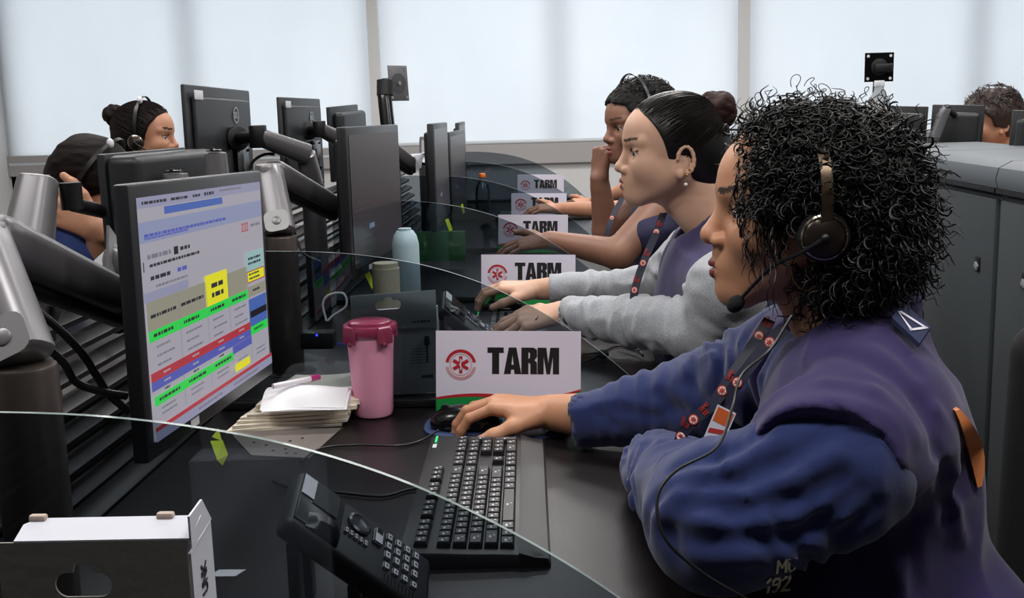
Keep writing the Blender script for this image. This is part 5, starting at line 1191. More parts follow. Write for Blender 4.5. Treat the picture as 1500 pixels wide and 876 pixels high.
b = B(); link(b, pm + V((.0, .03, .0)), V((pm.x + .0, 4.7, .752)), .022, .022, .024, .024, up=(0, 1, 0)); obj('post', b, DGUN, t, True)
bc = PY(1287, 160, 4.35); pet('clear labelled plastic bottle standing under the black mounting plate', V((bc.x, 4.35, .78)) if 0 else V((bc.x, 4.35, 1.0505)), PY(1287, 118, 4.35).z - 1.0505, .045, mat('cap_white', '#d8dce0', .5), mat('label_cream', '#cfccc2', .6), None, mat('milky_body', '#dfe5ea', .35, trans=.7))

t = thing('monitor_riser', 'small black riser box hidden behind the curly hair, under the labelled bottle', 'riser', (bc.x, 4.35, .75)); obj('box_body', B().box((bc.x, 4.35, .90), (.22, .18, .298), bev=.004), BLACK, t, True)
# ================================================================ cast
def skin_head(fr, neck_to, h=.0026, neck_r=(.050, .060), **kw):
    s = fr.s; P0 = V(neck_to); pts = [fr(.13, .09, .14), fr(-.12, -.09, -.12), fr(.13, -.09, -.12), fr(-.12, .09, .14), P0 + V((.06, .07, -.02)), P0 - V((.06, .07, .02))]
    g = grid_for(pts, .02, h); g.cone(fr(-.022, 0, -.03), P0, neck_r[0] * s, neck_r[1], .03); g.cone(fr(.02, 0, -.06), P0 + (fr(.02, 0, -.06) - fr(-.022, 0, -.03)) * .5, .030, .035, .03); head(g, fr, **kw); return g
def skin_arm(a, w_, F_, U_, th, curl, h=.0021, r=(.040, .026), elbow=None, **kw):
    a, w_ = V(a), V(w_); F_ = V(F_).normalized(); e = w_ + F_ * .21
    pts = [a, w_, e] + ([V(elbow)] if elbow is not None else []); g = grid_for(pts, .075, h)
    if elbow is not None: g.cone(a, elbow, r[0] * 1.15, r[0], .02); g.cone(elbow, w_, r[0], r[1], .012)
    else: g.cone(a, w_, r[0], r[1], .01)
    hand(g, w_, F_, U_, th, curl, **kw); return g
def hair_cap(fr, grow=.007, face=(.12, -.025, .10, .13), back=None, h=.0035, mi=0, dispf=None, extra=None):
    s = fr.s; g = grid_for([fr(.1, .09, .15), fr(-.13, -.09, -.13), fr(.1, -.09, -.13), fr(-.13, .09, .15)], .03, h)
    g.ell(fr(-.006, 0, .036), [x * s for x in (.098 + grow, .075 + grow, .082 + grow)], .01, mi, 'u', fr.R); g.ell(fr(-.045, 0, .0), [x * s for x in (.058 + grow, .062 + grow, .072)], .02, mi, 'u', fr.R)
    if extra: extra(g)
    g.ell(fr(face[0], 0, face[1]), [face[2] * s, .3, face[3] * s], .003, -1, 's', fr.R); g.ell(fr(.028, 0, -.065), (.05 * s, .3, .062 * s), .004, -1, 's', fr.R)
    if dispf: g.disp(dispf)
    return g

def torso(g, c, near, far, hips, r=.185, sqf=1.3, sh=.078, hr=.19, gr=0, upper=None):
    """c chest centre, near/far shoulder points, hips point"""
    ax = (1, 0, 0); g.cone(hips, c, hr + gr, r + gr, .03, sq=(ax, sqf)); g.cone(near, far, sh + gr, sh + gr, .05)
    g.cone(V(near) * .7 + V(far) * .3 + V((.035, 0, .0)), V(near) * .3 + V(far) * .7 + V((.035, 0, .0)), sh + gr, None, .05)
# ---------------------------------------------------------------- chairs
CHM = mat('chair_fabric', '#1b1a1b', .9, bump=.5, bscale=300)
def chair(label, x, y, zt=1.0, f=-1, w_=.46):
    t = thing('office_chair', label, 'chair', (x, y, 0), group='black office chairs')
    def slab(c, sz, rt, r=.045):
        g = SDF(np.array(c) - np.array(sz) * .5 - .12, np.array(c) + np.array(sz) * .5 + .12, .012); return g
    g = SDF((x - .2, y - .34, .40), (x + .2, y + .34, zt + .06), .010); xb = x - f * .07; xt = x - f * .02
    for k in range(9):
        q = -1 + 2 * k / 8; bow = -f * -.05 * q * q; wz_ = 1 - .12 * abs(q)
        g.cone((xb + bow * .8, y + q * (w_ / 2 - .06), .56), (xt - f * .06 + bow, y + q * (w_ / 2 - .075), zt - .06 - .02 * q * q), .042, .040, .05)
    build('backrest', [g], [CHM], t)
    b = B(); b.box((x + f * .19, y, .455), (.46, .48, .08), bev=.035, seg=4); obj('seat', b, CHM, t, True)
    b = B(); b.cyl((x + f * .19, y, .11), (x + f * .19, y, .42), .028, seg=20); b.cyl((x + f * .19, y, .09), (x + f * .19, y, .13), .045, seg=20); obj('gas_column', b, BLACK, t, True)
    b = B(); b.tube(bez([(x + f * .1, y, .42), (x - f * .06, y, .42), (x - f * .10, y, .5), (x - f * .09, y, .72)], 16), .022, 10); obj('back_bracket', b, BLACK, t, True)
    for k in range(5):
        a = 2 * PI * k / 5 + .3; e = V((x + f * .19 + .29 * math.cos(a), y + .29 * math.sin(a), .075)); b = B(); link(b, (x + f * .19, y, .105), e, .04, .04, .03, .025); lg = obj('leg', b, BLACK, t, True)
        b = B(); b.cyl(e + V((0, -.012, -.045)), e + V((0, .012, -.045)), .029, seg=18, bev=.003); b.cyl(e + V((0, 0, -.03)), e, .008, seg=8); obj('caster', b, BLACK, lg, True)
    return t
chair('black upholstered office chair under the woman with curly hair', .64, 1.36, 1.0)
chair('black office chair under the woman in grey sleeves', .60, 2.34, .95)
chair('black office chair of the operator with the silver hair band', .62, 3.36, .95)
chair('black office chair, fourth along the row', .66, 4.45, .95)
chair('black office chair, furthest along the row', .66, 5.5, .95)
chair('black office chair of the opposite row under the person with folded hands', -1.75, 2.98, .92, 1)
chair('black office chair of the opposite row under the woman with a bun', -1.85, 3.95, .95, 1)
chair('black office chair under the man with short brown hair', 2.25, 4.78, .95)

# ---------------------------------------------------------------- 1. woman with curly hair
W1 = thing('person', 'woman with big curly black hair, headset and purple vest, hand on the nearest mouse', 'person', (.40, 1.28, .45), group=None)
f1 = Fr.from_nose(PY(1026, 347, 1.32), yaw=0, pitch=0, sc=1.04)
nb = V((.355, 1.31, 1.005))
gh = skin_head(f1, nb, h=.0021, lipfull=.92, ms=-.006, cs=-.009, nose=1.15)
wr = PY(806, 604, 1.715); tip = PY(664, 598, 1.76)
ga = skin_arm(PY(885, 610, 1.64), wr, (-1, .10, .16), (.10, -.06, 1), -1 * -1, [(30, 34, 22), (26, 36, 24), (26, 38, 26), (28, 40, 26)], r=(.037, .029), splay=(9, 3, -3, -9), thumb=((38, 20), (26, 28), (10, 30)), s=.96)
tipL = PZ(955, 672, .783); gb = skin_arm((.13, 1.32, .79), (.128, 1.405, .785), (-.02, 1, -.02), (0, 0, 1), -1, [(20, 30, 20)] * 4, r=(.03, .026), s=.9)
core = SDF((-.0, .95, .45), (.66, 1.75, 1.05), .012); T1c = dict(c=V((.362, 1.29, .845)), near=V((.315, 1.135, .915)), far=V((.325, 1.455, .930)), hips=V((.400, 1.29, .56)), r=.142, sqf=1.16, sh=.062, hr=.158, gr=-.026); torso(core, **T1c); core.cone((.33, 1.31, .90), nb, .05, .05, .02)
for a_, b__, c__ in (((.29, 1.11, .89), (.166, 1.105, .845), (.13, 1.34, .79)), ((.31, 1.46, .92), (.215, 1.60, .835), PY(885, 610, 1.64))): core.cone(a_, b__, .04, .038, .02); core.cone(b__, c__, .036, .030, .02)
body1 = build('body', [gh, ga, gb, core], [SKIN1, LIP1, BROW, NAIL], W1)
eyes(f1, W1)
# shirt
def shirt(name, lo, hi, T, arms, m, parent, fold=.006, h=.0055, fr_=11, seed=0, ncut=None, cuff=None):
    g = SDF(lo, hi, h); torso(g, **T)
    for (a, b_, c, ra, rb, rc) in arms: g.cone(a, b_, ra, rb, .03); g.cone(b_, c, rb, rc, .03)
    if ncut: g.cone(ncut[0], ncut[1], ncut[2], None, .006, op='s')
    g.disp(folds(fr_, fold, (1, 1, 1.4), seed))
    for (a, b_, c, ra, rb, rc) in arms: g.disp(axfolds(a, b_, fold * .9, 4.5, ra, seed=seed)); g.disp(axfolds(b_, c, fold * .8, 7, rb, seed=seed + 2))
    for (a, b_, c, ra, rb, rc) in arms:
        d = (V(c) - V(b_)).normalized(); g.cone(V(c) + d * .002, V(c) + d * .09, rc * .80, rc * .82, .004, op='s'); 
    return g
T1 = dict(c=V((.362, 1.29, .845)), near=V((.315, 1.135, .915)), far=V((.325, 1.455, .930)), hips=V((.400, 1.29, .56)), r=.142, sqf=1.16, sh=.062, hr=.158)
eN = V((.166, 1.105, .845)); eF = V((.215, 1.60, .835)); cF = PY(862, 613, 1.645); cN = V((.128, 1.43, .790))
A1 = [(V((.285, 1.105, .895)), eN, cN, .079, .074, .048), (V((.32, 1.47, .925)), eF, cF, .080, .068, .044)]
g = shirt('shirt', (-.02, .90, .42), (.68, 1.78, 1.08), T1, A1, NAVY, W1, .0040, .005, 12, 1, (nb + V((0, 0, -.01)), f1(0, 0, -.05), .058))
# long diagonal sleeve creases
def crease(a, b, amp, wd):
    a = np.array(a); b = np.array(b)
    def fn(X, Y, Z):
        ab = b - a; t = np.clip(((X - a[0]) * ab[0] + (Y - a[1]) * ab[1] + (Z - a[2]) * ab[2]) / (ab @ ab), 0, 1)
        d = np.sqrt((X - a[0] - t * ab[0]) ** 2 + (Y - a[1] - t * ab[1]) ** 2 + (Z - a[2] - t * ab[2]) ** 2); m = np.sin(np.clip(t, 0.02, .98) * PI)
        return -amp * m * np.exp(-(d / wd) ** 2)
    return fn
def pcrease(g, pts, amp, wd):
    """a fold running over the cloth through the given points"""
    q = [g.march(*p) for p in pts]; q = [p for p in q if p is not None]
    for a_, b_ in zip(q, q[1:]):
        a = np.array(a_); b = np.array(b_)
        def fn(X, Y, Z, a=a, b=b):
            ab = b - a; t = np.clip(((X - a[0]) * ab[0] + (Y - a[1]) * ab[1] + (Z - a[2]) * ab[2]) / (ab @ ab), 0, 1)
            d = np.sqrt((X - a[0] - t * ab[0]) ** 2 + (Y - a[1] - t * ab[1]) ** 2 + (Z - a[2] - t * ab[2]) ** 2); return amp * np.exp(-(d / wd) ** 2)
        m = 3 * wd; g.disp(fn, np.minimum(a, b) - m, np.maximum(a, b) + m)
for k_, (ps, am_, wd_) in enumerate([
    ([(1170, 590), (1110, 640), (1050, 672), (990, 690)], .009, .010), ([(1180, 600), (1120, 655), (1060, 690), (985, 708)], -.007, .012),
    ([(1215, 640), (1150, 678), (1080, 705), (1010, 712)], .010, .011), ([(1225, 660), (1160, 705), (1090, 728), (1000, 728)], -.008, .013),
    ([(1235, 700), (1160, 735), (1080, 745), (990, 742)], .010, .012), ([(1200, 745), (1120, 765), (1040, 770), (965, 760)], -.007, .013),
    ([(1190, 775), (1110, 790), (1040, 790), (970, 775)], .009, .012), ([(1160, 800), (1090, 815), (1020, 812)], -.007, .012),
    ([(1260, 720), (1200, 760), (1140, 800)], .009, .009), ([(1285, 740), (1230, 785), (1190, 830)], .008, .009), ([(1000, 700), (960, 730), (948, 780)], .008, .009),
    ([(1010, 735), (985, 780), (990, 820)], .007, .010), ([(870, 600), (900, 622), (950, 628)], .004, .007), ([(905, 600), (960, 610), (1000, 600)], .006, .009), ([(960, 575), (985, 600), (985, 640)], .007, .009), ([(1010, 560), (1030, 585), (1030, 620)], .007, .009)]):
    pcrease(g, ps, am_ * .75, wd_)
sh1 = build('fleece_sweater', [g], [NAVY], W1)
# vest : torso grown, armholes and V front cut out
g = SDF((.05, .92, .42), (.70, 1.74, 1.10), .0042); T1v = dict(T1); T1v['gr'] = .013; torso(g, **T1v); g.cone((.345, 1.16, .925), (.275, 1.105, .908), .076, .084, .03); g.ell((.335, 1.26, .71), (.125, .150, .140), .03)
g.cone((.355, 1.19, .950), (.365, 1.31, .995), .064, .062, .04); g.cone((.355, 1.42, .955), (.365, 1.31, .995), .064, .062, .04)
g.ell((.462, 1.22, .68), (.078, .11, .070), .03)
g.disp(folds(8, .0055, (1.3, 1, .8), 6)); 
g.ell((.232, .950, .862), (.130, .165, .160), .004, -1, 's'); g.ell((.245, 1.62, .87), (.11, .17, .125), .006, -1, 's')
g.ell((.19, 1.34, .93), (.13, .060, .20), .01, -1, 's'); g.cone(nb + V((-.01, 0, -.05)), f1(0, 0, -.02), .062, None, .006, op='s')
g.disp(crease(PY(1180, 500, 1.1), PY(1165, 562, 1.1), -.003, .004)); g.disp(crease(PY(1330, 640, 1.1), PY(1380, 760, 1.15), .006, .02)); g.disp(crease(PY(1240, 560, 1.1), PY(1330, 540, 1.15), .005, .02))
for ps, am_, wd_ in [([(1188, 492), (1176, 530), (1167, 560)], -.0035, .0028), ([(1215, 590), (1290, 640), (1325, 700), (1338, 760)], .004, .004), ([(1345, 590), (1372, 660), (1392, 760)], .006, .010), ([(1372, 600), (1398, 690), (1408, 790)], -.005, .009), ([(1225, 520), (1290, 540), (1350, 600)], .005, .012), ([(1210, 560), (1280, 575), (1340, 640)], -.005, .011), ([(1290, 500), (1340, 540)], .005, .010), ([(1330, 800), (1345, 860)], .006, .012), ([(1250, 830), (1290, 870)], .006, .012)]: pcrease(g, ps, am_, wd_)
vest1 = build('vest', [g], [VEST], W1)
# collar roll
b = B(); pts = [nb + V((.062 * math.cos(a) + .004, .062 * math.sin(a) - .0, .012 + .02 * math.cos(a))) for a in [math.radians(-125 + 250 * k / 20) for k in range(21)]]; b.tube(pts, .013, 10); obj('collar', b, VEST, vest1, True)
# legs
def legs(parent, hip, knee, foot, y0, y1, m, r=.085):
    g = SDF((min(hip[0], knee[0], foot[0]) - .16, y0 - .14, -.0), (max(hip[0], knee[0], foot[0]) + .16, y1 + .14, .68), .012)
    for y in (y0, y1): g.cone((hip[0], y, hip[1]), (knee[0], y, knee[1]), r, r * .75, .03); g.cone((knee[0], y, knee[1]), (foot[0], y, .10), r * .72, r * .55, .02)
    build('trousers', [g], [m], parent)
    for y in (y0, y1):
        sg = -1 if knee[0] < hip[0] else 1; g = SDF((foot[0] - .22, y - .08, -.01), (foot[0] + .22, y + .08, .14), .007); g.cone((foot[0] - sg * .03, y, .045), (foot[0] + sg * .13, y, .035), .043, .034, .02); g.cone((foot[0] - sg * .02, y, .05), (foot[0], y, .10), .04, .045, .02); g.half((0, 0, .003), (0, 0, -1), .002); build('shoe', [g], [BLACK], parent)
TROU = mat('navy_trousers', '#1b2036', .9)
legs(W1, (.42, .54), (.06, .50), (.08, 0), 1.20, 1.42, TROU)
# lanyard over the chest, badges, ID card
bv = surface([sh1, vest1, body1])
def draped(pxs, off=.004, n=30):
    P_, N_ = [], []
    for q in bez([V((x, y, 0)) for x, y in pxs], n):
        h_ = hit(bv, q.x, q.y, off)
        if h_: P_.append(h_[0]); N_.append(h_[1])
    if len(P_) < 3: return [], []
    for _ in range(6):
        P_ = [P_[0]] + [(P_[i - 1] + P_[i] * 2 + P_[i + 1]) / 4 for i in range(1, len(P_) - 1)] + [P_[-1]]; N_ = [N_[0]] + [(N_[i - 1] + N_[i] + N_[i + 1]).normalized() for i in range(1, len(N_) - 1)] + [N_[-1]]
    return P_, N_
def air(pxs, deps, n=30):
    P_ = bez([dz(x, y, d) for (x, y), d in zip(pxs, deps)], n); nn = V((-.45, -.85, .25)).normalized(); return P_, [nn] * len(P_)
lp, ln_ = air([(1128, 468), (1098, 515), (1072, 552), (1046, 590), (1022, 610), (1004, 628), (996, 650), (1003, 664)], [1.31, 1.30, 1.295, 1.30, 1.31, 1.32, 1.33, 1.34])
lanyard(W1, lp, ln_, (.10, .36, .62, .80), .0150)
lp, ln_ = air([(1150, 480), (1118, 512), (1092, 545), (1070, 575), (1045, 606), (1030, 640)], [1.27, 1.275, 1.28, 1.29, 1.31, 1.33]); lanyard(W1, lp, ln_, (.15, .5), .0150, words=False)
b = B(); c = dz(1050, 634, 1.285); nn = V((-.35, -.9, .2)).normalized(); uu = V((.35, -.1, .93)).normalized(); sd = uu.cross(nn).normalized()
b.prism([(-.012, -.032), (.012, -.032), (.012, .032), (-.012, .032)], c, sd, uu, nn, .001, 0); b.prism([(-.010, .012), (.010, .012), (.010, .030), (-.010, .030)], c + nn * .0011, sd, uu, nn, .0003, 1)
for k in range(3): b.prism([(-.010, -.028 + .012 * k), (.010, -.022 + .012 * k), (.010, -.016 + .012 * k), (-.010, -.022 + .012 * k)], c + nn * .0011, sd, uu, nn, .0003, 2)
obj('id_card', b, [WHITEP, mat('badge_orange', '#d9662c', .5), LANR], W1, True)
# printing on the vest : letters laid on the cloth
def print_on(word, px, py, hgt, m, name='printed_word', slant=(0, 0), parent=None, wd=.2, dist=.0012):
    qs, w0 = stroke_quads(word, wd, .25); b = B()
    for q in qs:
        A = []
        for (x, y) in q:
            h_ = hit(bv, px + x * hgt + slant[0] * y * hgt, py - y * hgt + slant[1] * x * hgt, dist)
            if h_: A.append(h_[0])
        if len(A) == 4:
            d = (CAM - A[0]).normalized() * .0006; v0 = [b.bm.verts.new(p) for p in A]; v1 = [b.bm.verts.new(p + d) for p in A]; b.bm.faces.new(v0); b.bm.faces.new(v1[::-1])
            for k in range(4): b.bm.faces.new((v0[k], v0[(k + 1) % 4], v1[(k + 1) % 4], v1[k]))
    return obj(name, b, m, parent, True, smooth=False)
CREAM = mat('print_cream', '#efe7cd', .7)
print_on('MU', 1138, 838, 17, CREAM, parent=vest1, slant=(.1, -.12)); print_on('192', 1122, 868, 20, CREAM, parent=vest1, slant=(.1, -.12))
# shoulder tab with white chevron
def patch(pxs, m, name, parent, off=.004, th=.003, sub=8, bvh=None):
    n = sub; A, Bq, C_, D_ = [V((x, y, 0)) for x, y in pxs]; g0 = []
    for i in range(n + 1):
        r = []
        for j in range(n + 1):
            q = A.lerp(Bq, i / n).lerp(D_.lerp(C_, i / n), j / n); h_ = hit(bvh or bv, q.x, q.y, off); r.append(h_[0] if h_ else (r[-1] if r else (g0[-1][0] if g0 else CAM)))
        g0.append(r)
    b = B(); d = V((0, 0, 0)); vs = [[b.bm.verts.new(p) for p in r] for r in g0]
    for i in range(n):
        for j in range(n):
            try: b.bm.faces.new((vs[i][j], vs[i + 1][j], vs[i + 1][j + 1], vs[i][j + 1]))
            except ValueError: pass
    o = obj(name, b, m, parent, True); sm = o.modifiers.new('th', 'SOLIDIFY'); sm.thickness = th; sm.offset = 0; return o
tabm = mat('tab_navy', '#20294a', .8)
# epaulette: stands proud of the shoulder at the back
ep = []
for q_ in ((1318, 452), (1303, 476), (1342, 514)):
    h_ = hit(bv, q_[0], q_[1], .004); ep.append(h_[0] if h_ else dz(q_[0], q_[1], 1.24))
ep = [p + (CAM - p).normalized() * .012 for p in ep]; ep.append(ep[0] + ep[2] - ep[1])
b = B(); nn = (ep[1] - ep[0]).cross(ep[2] - ep[1]).normalized(); nn = nn if nn.dot(CAM - ep[0]) > 0 else -nn
v0 = [b.bm.verts.new(p) for p in ep]; v1 = [b.bm.verts.new(p + nn * .006) for p in ep]; b.bm.faces.new(v0[::-1]); b.bm.faces.new(v1)
for k in range(4): b.bm.faces.new((v0[k], v0[(k + 1) % 4], v1[(k + 1) % 4], v1[k]))
tb = obj('shoulder_tab', b, tabm, vest1, True, smooth=False)
o_ = ep[0].lerp(ep[1], .45) + nn * .0066; uu = (ep[3] - ep[0]).normalized(); vv = nn.cross(uu).normalized(); b = B()
for q in ([(.006, -.004), (.044, .006), (.044, .009), (.006, .0)], [(.006, -.004), (.044, -.010), (.044, -.013), (.004, -.004)], [(.040, .009), (.044, .009), (.044, -.013), (.040, -.013)]): b.prism(q, o_, uu, vv, nn, .0006)
obj('tab_emblem', b, WHITEP, tb, True, smooth=False)
# orange reflective back panel seen edge-on
b = B(); rings = []
for k in range(9):
    y = 600 + 14.0 * k; x = 1399 + 33 * (k / 8) ** .8; p = hit(bv, x - 4, y, .001); p = p[0] if p else PY(x, y, 1.22); w_ = .016 * math.sin(PI * (k + .6) / 9.2)
    rings.append([p + V((.0, -.006, 0)), p + V((w_ * .9 + .004, 0, 0)), p + V((w_ * .9, .05, 0)), p + V((0, .05, 0))])
b.loft(rings); obj('back_emblem', b, mat('emblem_orange', '#d9824a', .6), vest1, True)
b = B(); b.tube(bez([PY(1424, 722, 1.22), PY(1430, 750, 1.22), PY(1428, 790, 1.22), PY(1438, 828, 1.22)], 14), [.003] * 12 + [.001] * (len(bez([V((0,0,0)), V((1,0,0)), V((2,0,0)), V((3,0,0))], 14)) - 12), 6); obj('drawcord', b, mat('cord_pale', '#8d8b95', .6), vest1, True)
# hair
gc = SDF([f1.o[0] - .16, f1.o[1] - .18, f1.o[2] - .18], [f1.o[0] + .26, f1.o[1] + .18, f1.o[2] + .24], .004); s_ = f1.s
gc.ell(f1(-.042, 0, .012), (.086 * s_, .090 * s_, .096 * s_), .02, 0, 'u', f1.R); gc.ell(f1(-.006, 0, .038), (.097 * s_, .080 * s_, .084 * s_), .02, 0, 'u', f1.R)
gc.ell(f1(.13, 0, -.04), (.105 * s_, .3, .135 * s_), .006, -1, 's', f1.R); gc.cone(f1(.03, 0, -.09), nb + V((-.03, 0, 0)), .055, .055, .006, op='s')
gc.disp(lambda X, Y, Z: .004 * vnoise(X * 60, Y * 60, Z * 60) + .003 * vnoise(X * 130, Y * 130, Z * 130))
hr1 = build('hair', [gc], [mat('hair_inner', '#0c0a09', .9)], W1)
def cutf(d):
    Fx, Ly, Uz = -.040 + d.x * .098, d.y * .106, .012 + d.z * .112
    if Uz < .060 and Fx > .052 - max(0, -Uz) * .35 : return True
    if Uz < -.05 and Fx > -.005: return True
    if d.y > .25 and (Fx - .002) ** 2 + (Uz + .010) ** 2 < .029 ** 2: return True   # ear cup
    return False
flim = lambda F_, L_, U_: (F_ < -.156 or F_ > (.088 if U_ > .0 else .066) + max(0, U_ - .09) * -.3) or (U_ < -.015 and F_ > .050 + .3 * max(-.06, U_ + .015)) or (L_ > .04 and (F_ - .002) ** 2 + (U_ + .010) ** 2 < .0008) or U_ < -.128
curls('curly_hair', f1, 9500, hr1, HAIRB, (-.038, 0, .010), (.090, .104, .110), 5, (.030, .070), (.0028, .0062), (1.6, 3.6), (.0008, .0016), 20, cutf, .80, flim)
curls('front_curls', f1, 3800, hr1, HAIRB, (.008, 0, .044), (.072, .094, .080), 15, (.024, .064), (.0026, .0055), (1.4, 3.4), (.0008, .0015), 18, lambda d: (d.z * .080 + .044 < .010 and .012 + d.x * .082 > .050 ) or d.z < -.6, .90, flim)
# locks over the temple and cheek
rr = random.Random(9); b = B()
for k in range(46):
    x0 = 1076 + rr.random() * 55; y0 = 225 + rr.random() * 90; L = 70 + rr.random() * 95; dep = 1.262 + rr.random() * .02 - (x0 - 1076) * .0006; ph = rr.random() * 6; am = 2 + rr.random() * 4.5; pts = []; T_ = 1.5 + rr.random() * 2
    for i in range(26):
        t_ = i / 25; pts.append(dz(x0 + (10 + 22 * rr.random() * 0) * t_ + am * math.sin(ph + T_ * 6.28 * t_), y0 + L * t_ + am * .4 * math.cos(ph + T_ * 6.28 * t_), dep + .004 * math.cos(ph + T_ * 6.28 * t_) - .012 * t_))
    b.tube(pts, [.0011 * (1 - .7 * (i / 25) ** 3) for i in range(26)], 4, 0, False)
obj('temple_locks', b, HAIRB, hr1, True); b = B()
for k in range(26):
    x0 = 1085 + rr.random() * 230; y0 = 165 - 26 * math.sin((x0 - 1085) / 230 * PI) + rr.random() * 20; ph = rr.random() * 6; pts = []; dx = rr.uniform(-25, 25); hh = rr.uniform(10, 34)
    for i in range(22): t_ = i / 21; pts.append(dz(x0 + dx * t_ + 5 * math.sin(ph + 9 * t_), y0 - hh * math.sin(PI * t_ * .8) + 3 * math.cos(ph + 9 * t_), 1.32))
    b.tube(pts, .0006, 3, 0, False)
obj('loose_locks', b, HAIRB, hr1, True)
headset(f1, 'black and nickel headset with boom microphone over the big curly hair', lift=1.36, near=1, cupc=(.002, .108, -.010), rb=(.1, .086, .058), cen=(.002, 0, .028))
cable('thin headset cable running down from the curly-haired woman past her sleeve to the desk', [dz(1160, 462, 1.20), dz(1128, 512, 1.19), dz(1086, 550, 1.17), dz(1072, 600, 1.15), dz(1050, 655, 1.10), dz(990, 690, 1.07), dz(963, 730, 1.06), dz(975, 790, 1.05), dz(1030, 840, 1.06), dz(1098, 880, 1.07)], .0016)
# earring
e0 = f1(.012, .083, -.048); b = B(); pts = [e0 + f1.F * .019 * math.cos(a) + V((0, 0, .024)) * math.sin(a) for a in [2 * PI * k / 28 for k in range(29)]]; b.tube(pts, .0009, 6); obj('hoop_earring', b, GOLD, W1, True)

# ---------------------------------------------------------------- 2. woman with bun and grey sleeves
W2 = thing('person', 'woman with slicked-back bun, pearl earring, grey sleeves and navy vest, typing', 'person', (.38, 2.28, .45))
f2 = Fr.from_nose(PY(900, 247, 2.28), yaw=6, pitch=1, sc=1.045); nb2 = V((.345, 2.29, 1.015))
gh = skin_head(f2, nb2, h=.0024, neck_r=(.048, .056), chub=1.12, lipfull=.95)
wA = PY(788, 424, 2.70); ga = skin_arm(PY(815, 422, 2.68), wA, (-1, .05, .10), (.05, -.1, 1), 1, [(22, 34, 22), (24, 36, 24), (24, 38, 26), (28, 40, 26)], r=(.030, .026), thumb=((38, 16), (24, 22), (10, 25)), s=.95)
wB = PY(826, 458, 2.38); gb = skin_arm(PY(850, 462, 2.36), wB, (-1, .02, -.18), (-.15, -.35, 1), -1, [(14, 18, 10), (18, 20, 12), (26, 26, 16), (32, 28, 18)], r=(.029, .026), splay=(4, 1, -3, -8), thumb=((45, 10), (25, 10), (10, 10)), s=1.0)
core = SDF((-.05, 1.95, .45), (.62, 2.75, 1.06), .012); T2c = dict(c=V((.335, 2.27, .86)), near=V((.315, 2.10, .925)), far=V((.31, 2.45, .94)), hips=V((.42, 2.28, .56)), r=.175, sqf=1.25, sh=.070, hr=.19, gr=-.028); torso(core, **T2c); core.cone((.33, 2.28, .90), nb2, .05, .05, .02)
for a_, b__, c__ in (((.31, 2.09, .92), (.285, 2.115, .838), PY(850, 462, 2.36)), ((.30, 2.46, .93), (.235, 2.62, .838), PY(815, 422, 2.68))): core.cone(a_, b__, .038, .036, .02); core.cone(b__, c__, .034, .028, .02)
body2 = build('body', [gh, ga, gb, core], [SKIN2, LIP2, BROW, NAIL], W2)
eyes(f2, W2)
T2 = dict(c=V((.335, 2.27, .86)), near=V((.315, 2.10, .925)), far=V((.31, 2.45, .94)), hips=V((.42, 2.28, .56)), r=.175, sqf=1.25, sh=.070, hr=.19)
A2 = [(V((.32, 2.075, .925)), V((.285, 2.115, .838)), PY(840, 462, 2.36), .078, .066, .041), (V((.30, 2.46, .93)), V((.235, 2.62, .838)), PY(800, 424, 2.685), .070, .055, .037)]
g = SDF((-.03, 1.95, .42), (.62, 2.78, 1.08), .0055)
for (a, b_, c, ra, rb, rc) in A2:
    g.cone(a, b_, ra, rb, .03); g.cone(b_, c, rb, rc, .03)
g.disp(folds(13, .005, (1, 1, 1.4), 4))
for (a, b_, c, ra, rb, rc) in A2: g.disp(axfolds(b_, c, .004, 8, rb, seed=3)); g.disp(axfolds(a, b_, .003, 3, ra, seed=5))
for (a, b_, c, ra, rb, rc) in A2: d = (V(c) - V(b_)).normalized(); g.cone(V(c) + d * .002, V(c) + d * .09, rc * .8, rc * .82, .004, op='s')
slv2 = build('grey_sleeves', [g], [GREYKN], W2, label='heather grey knitted sleeves')
g = SDF((.05, 2.0, .42), (.66, 2.62, 1.10), .0052); torso(g, **T2); g.cone((.37, 2.15, .955), (.365, 2.29, 1.0), .070, .066, .05); g.cone((.37, 2.42, .965), (.365, 2.29, 1.0), .070, .066, .05)
g.disp(folds(9, .006, (1.2, 1, .8), 2)); g.ell((.275, 1.98, .87), (.10, .13, .125), .006, -1, 's'); g.ell((.25, 2.60, .88), (.09, .12, .105), .006, -1, 's'); g.cone(nb2 + V((-.02, 0, -.06)), f2(0, 0, -.02), .058, None, .006, op='s'); g.ell((.17, 2.33, .97), (.07, .035, .14), .01, -1, 's')
vest2 = build('vest', [g], [VEST], W2)
b = B(); pts = [nb2 + V((.058 * math.cos(a) - .002, .058 * math.sin(a), .014 + .022 * math.cos(a))) for a in [math.radians(-140 + 280 * k / 20) for k in range(21)]]; b.tube(pts, .011, 10); obj('collar', b, VEST, vest2, True)
g = SDF((.10, 2.1, .42), (.6, 2.5, 1.0), .007); T2s = dict(T2); T2s['gr'] = -.012; torso(g, **T2s); build('dark_shirt', [g], [DKVEST], W2)
legs(W2, (.42, .54), (.06, .50), (.08, 0), 2.20, 2.42, TROU)
lp, ln_ = air([(972, 312), (962, 340), (948, 372), (938, 398), (930, 425), (928, 442)], [2.30, 2.27, 2.25, 2.25, 2.25, 2.25])
lanyard(W2, lp, ln_, (.22, .52, .82), .017)
sf = lambda u_, v_, w_: not (((u_ - .12) / .10) ** 2 + ((w_ + .025) / .13) ** 2 < 1.05 or ((u_ - .028) / .05) ** 2 + ((w_ + .065) / .062) ** 2 < 1.1)
hr2 = build('hair', [hair_cap(f2, .0065, h=.003, extra=lambda g: g.ell(f2(-.058, 0, -.030), (.042, .054, .058), .02, 0, 'u', f2.R))], [HAIRB], W2)
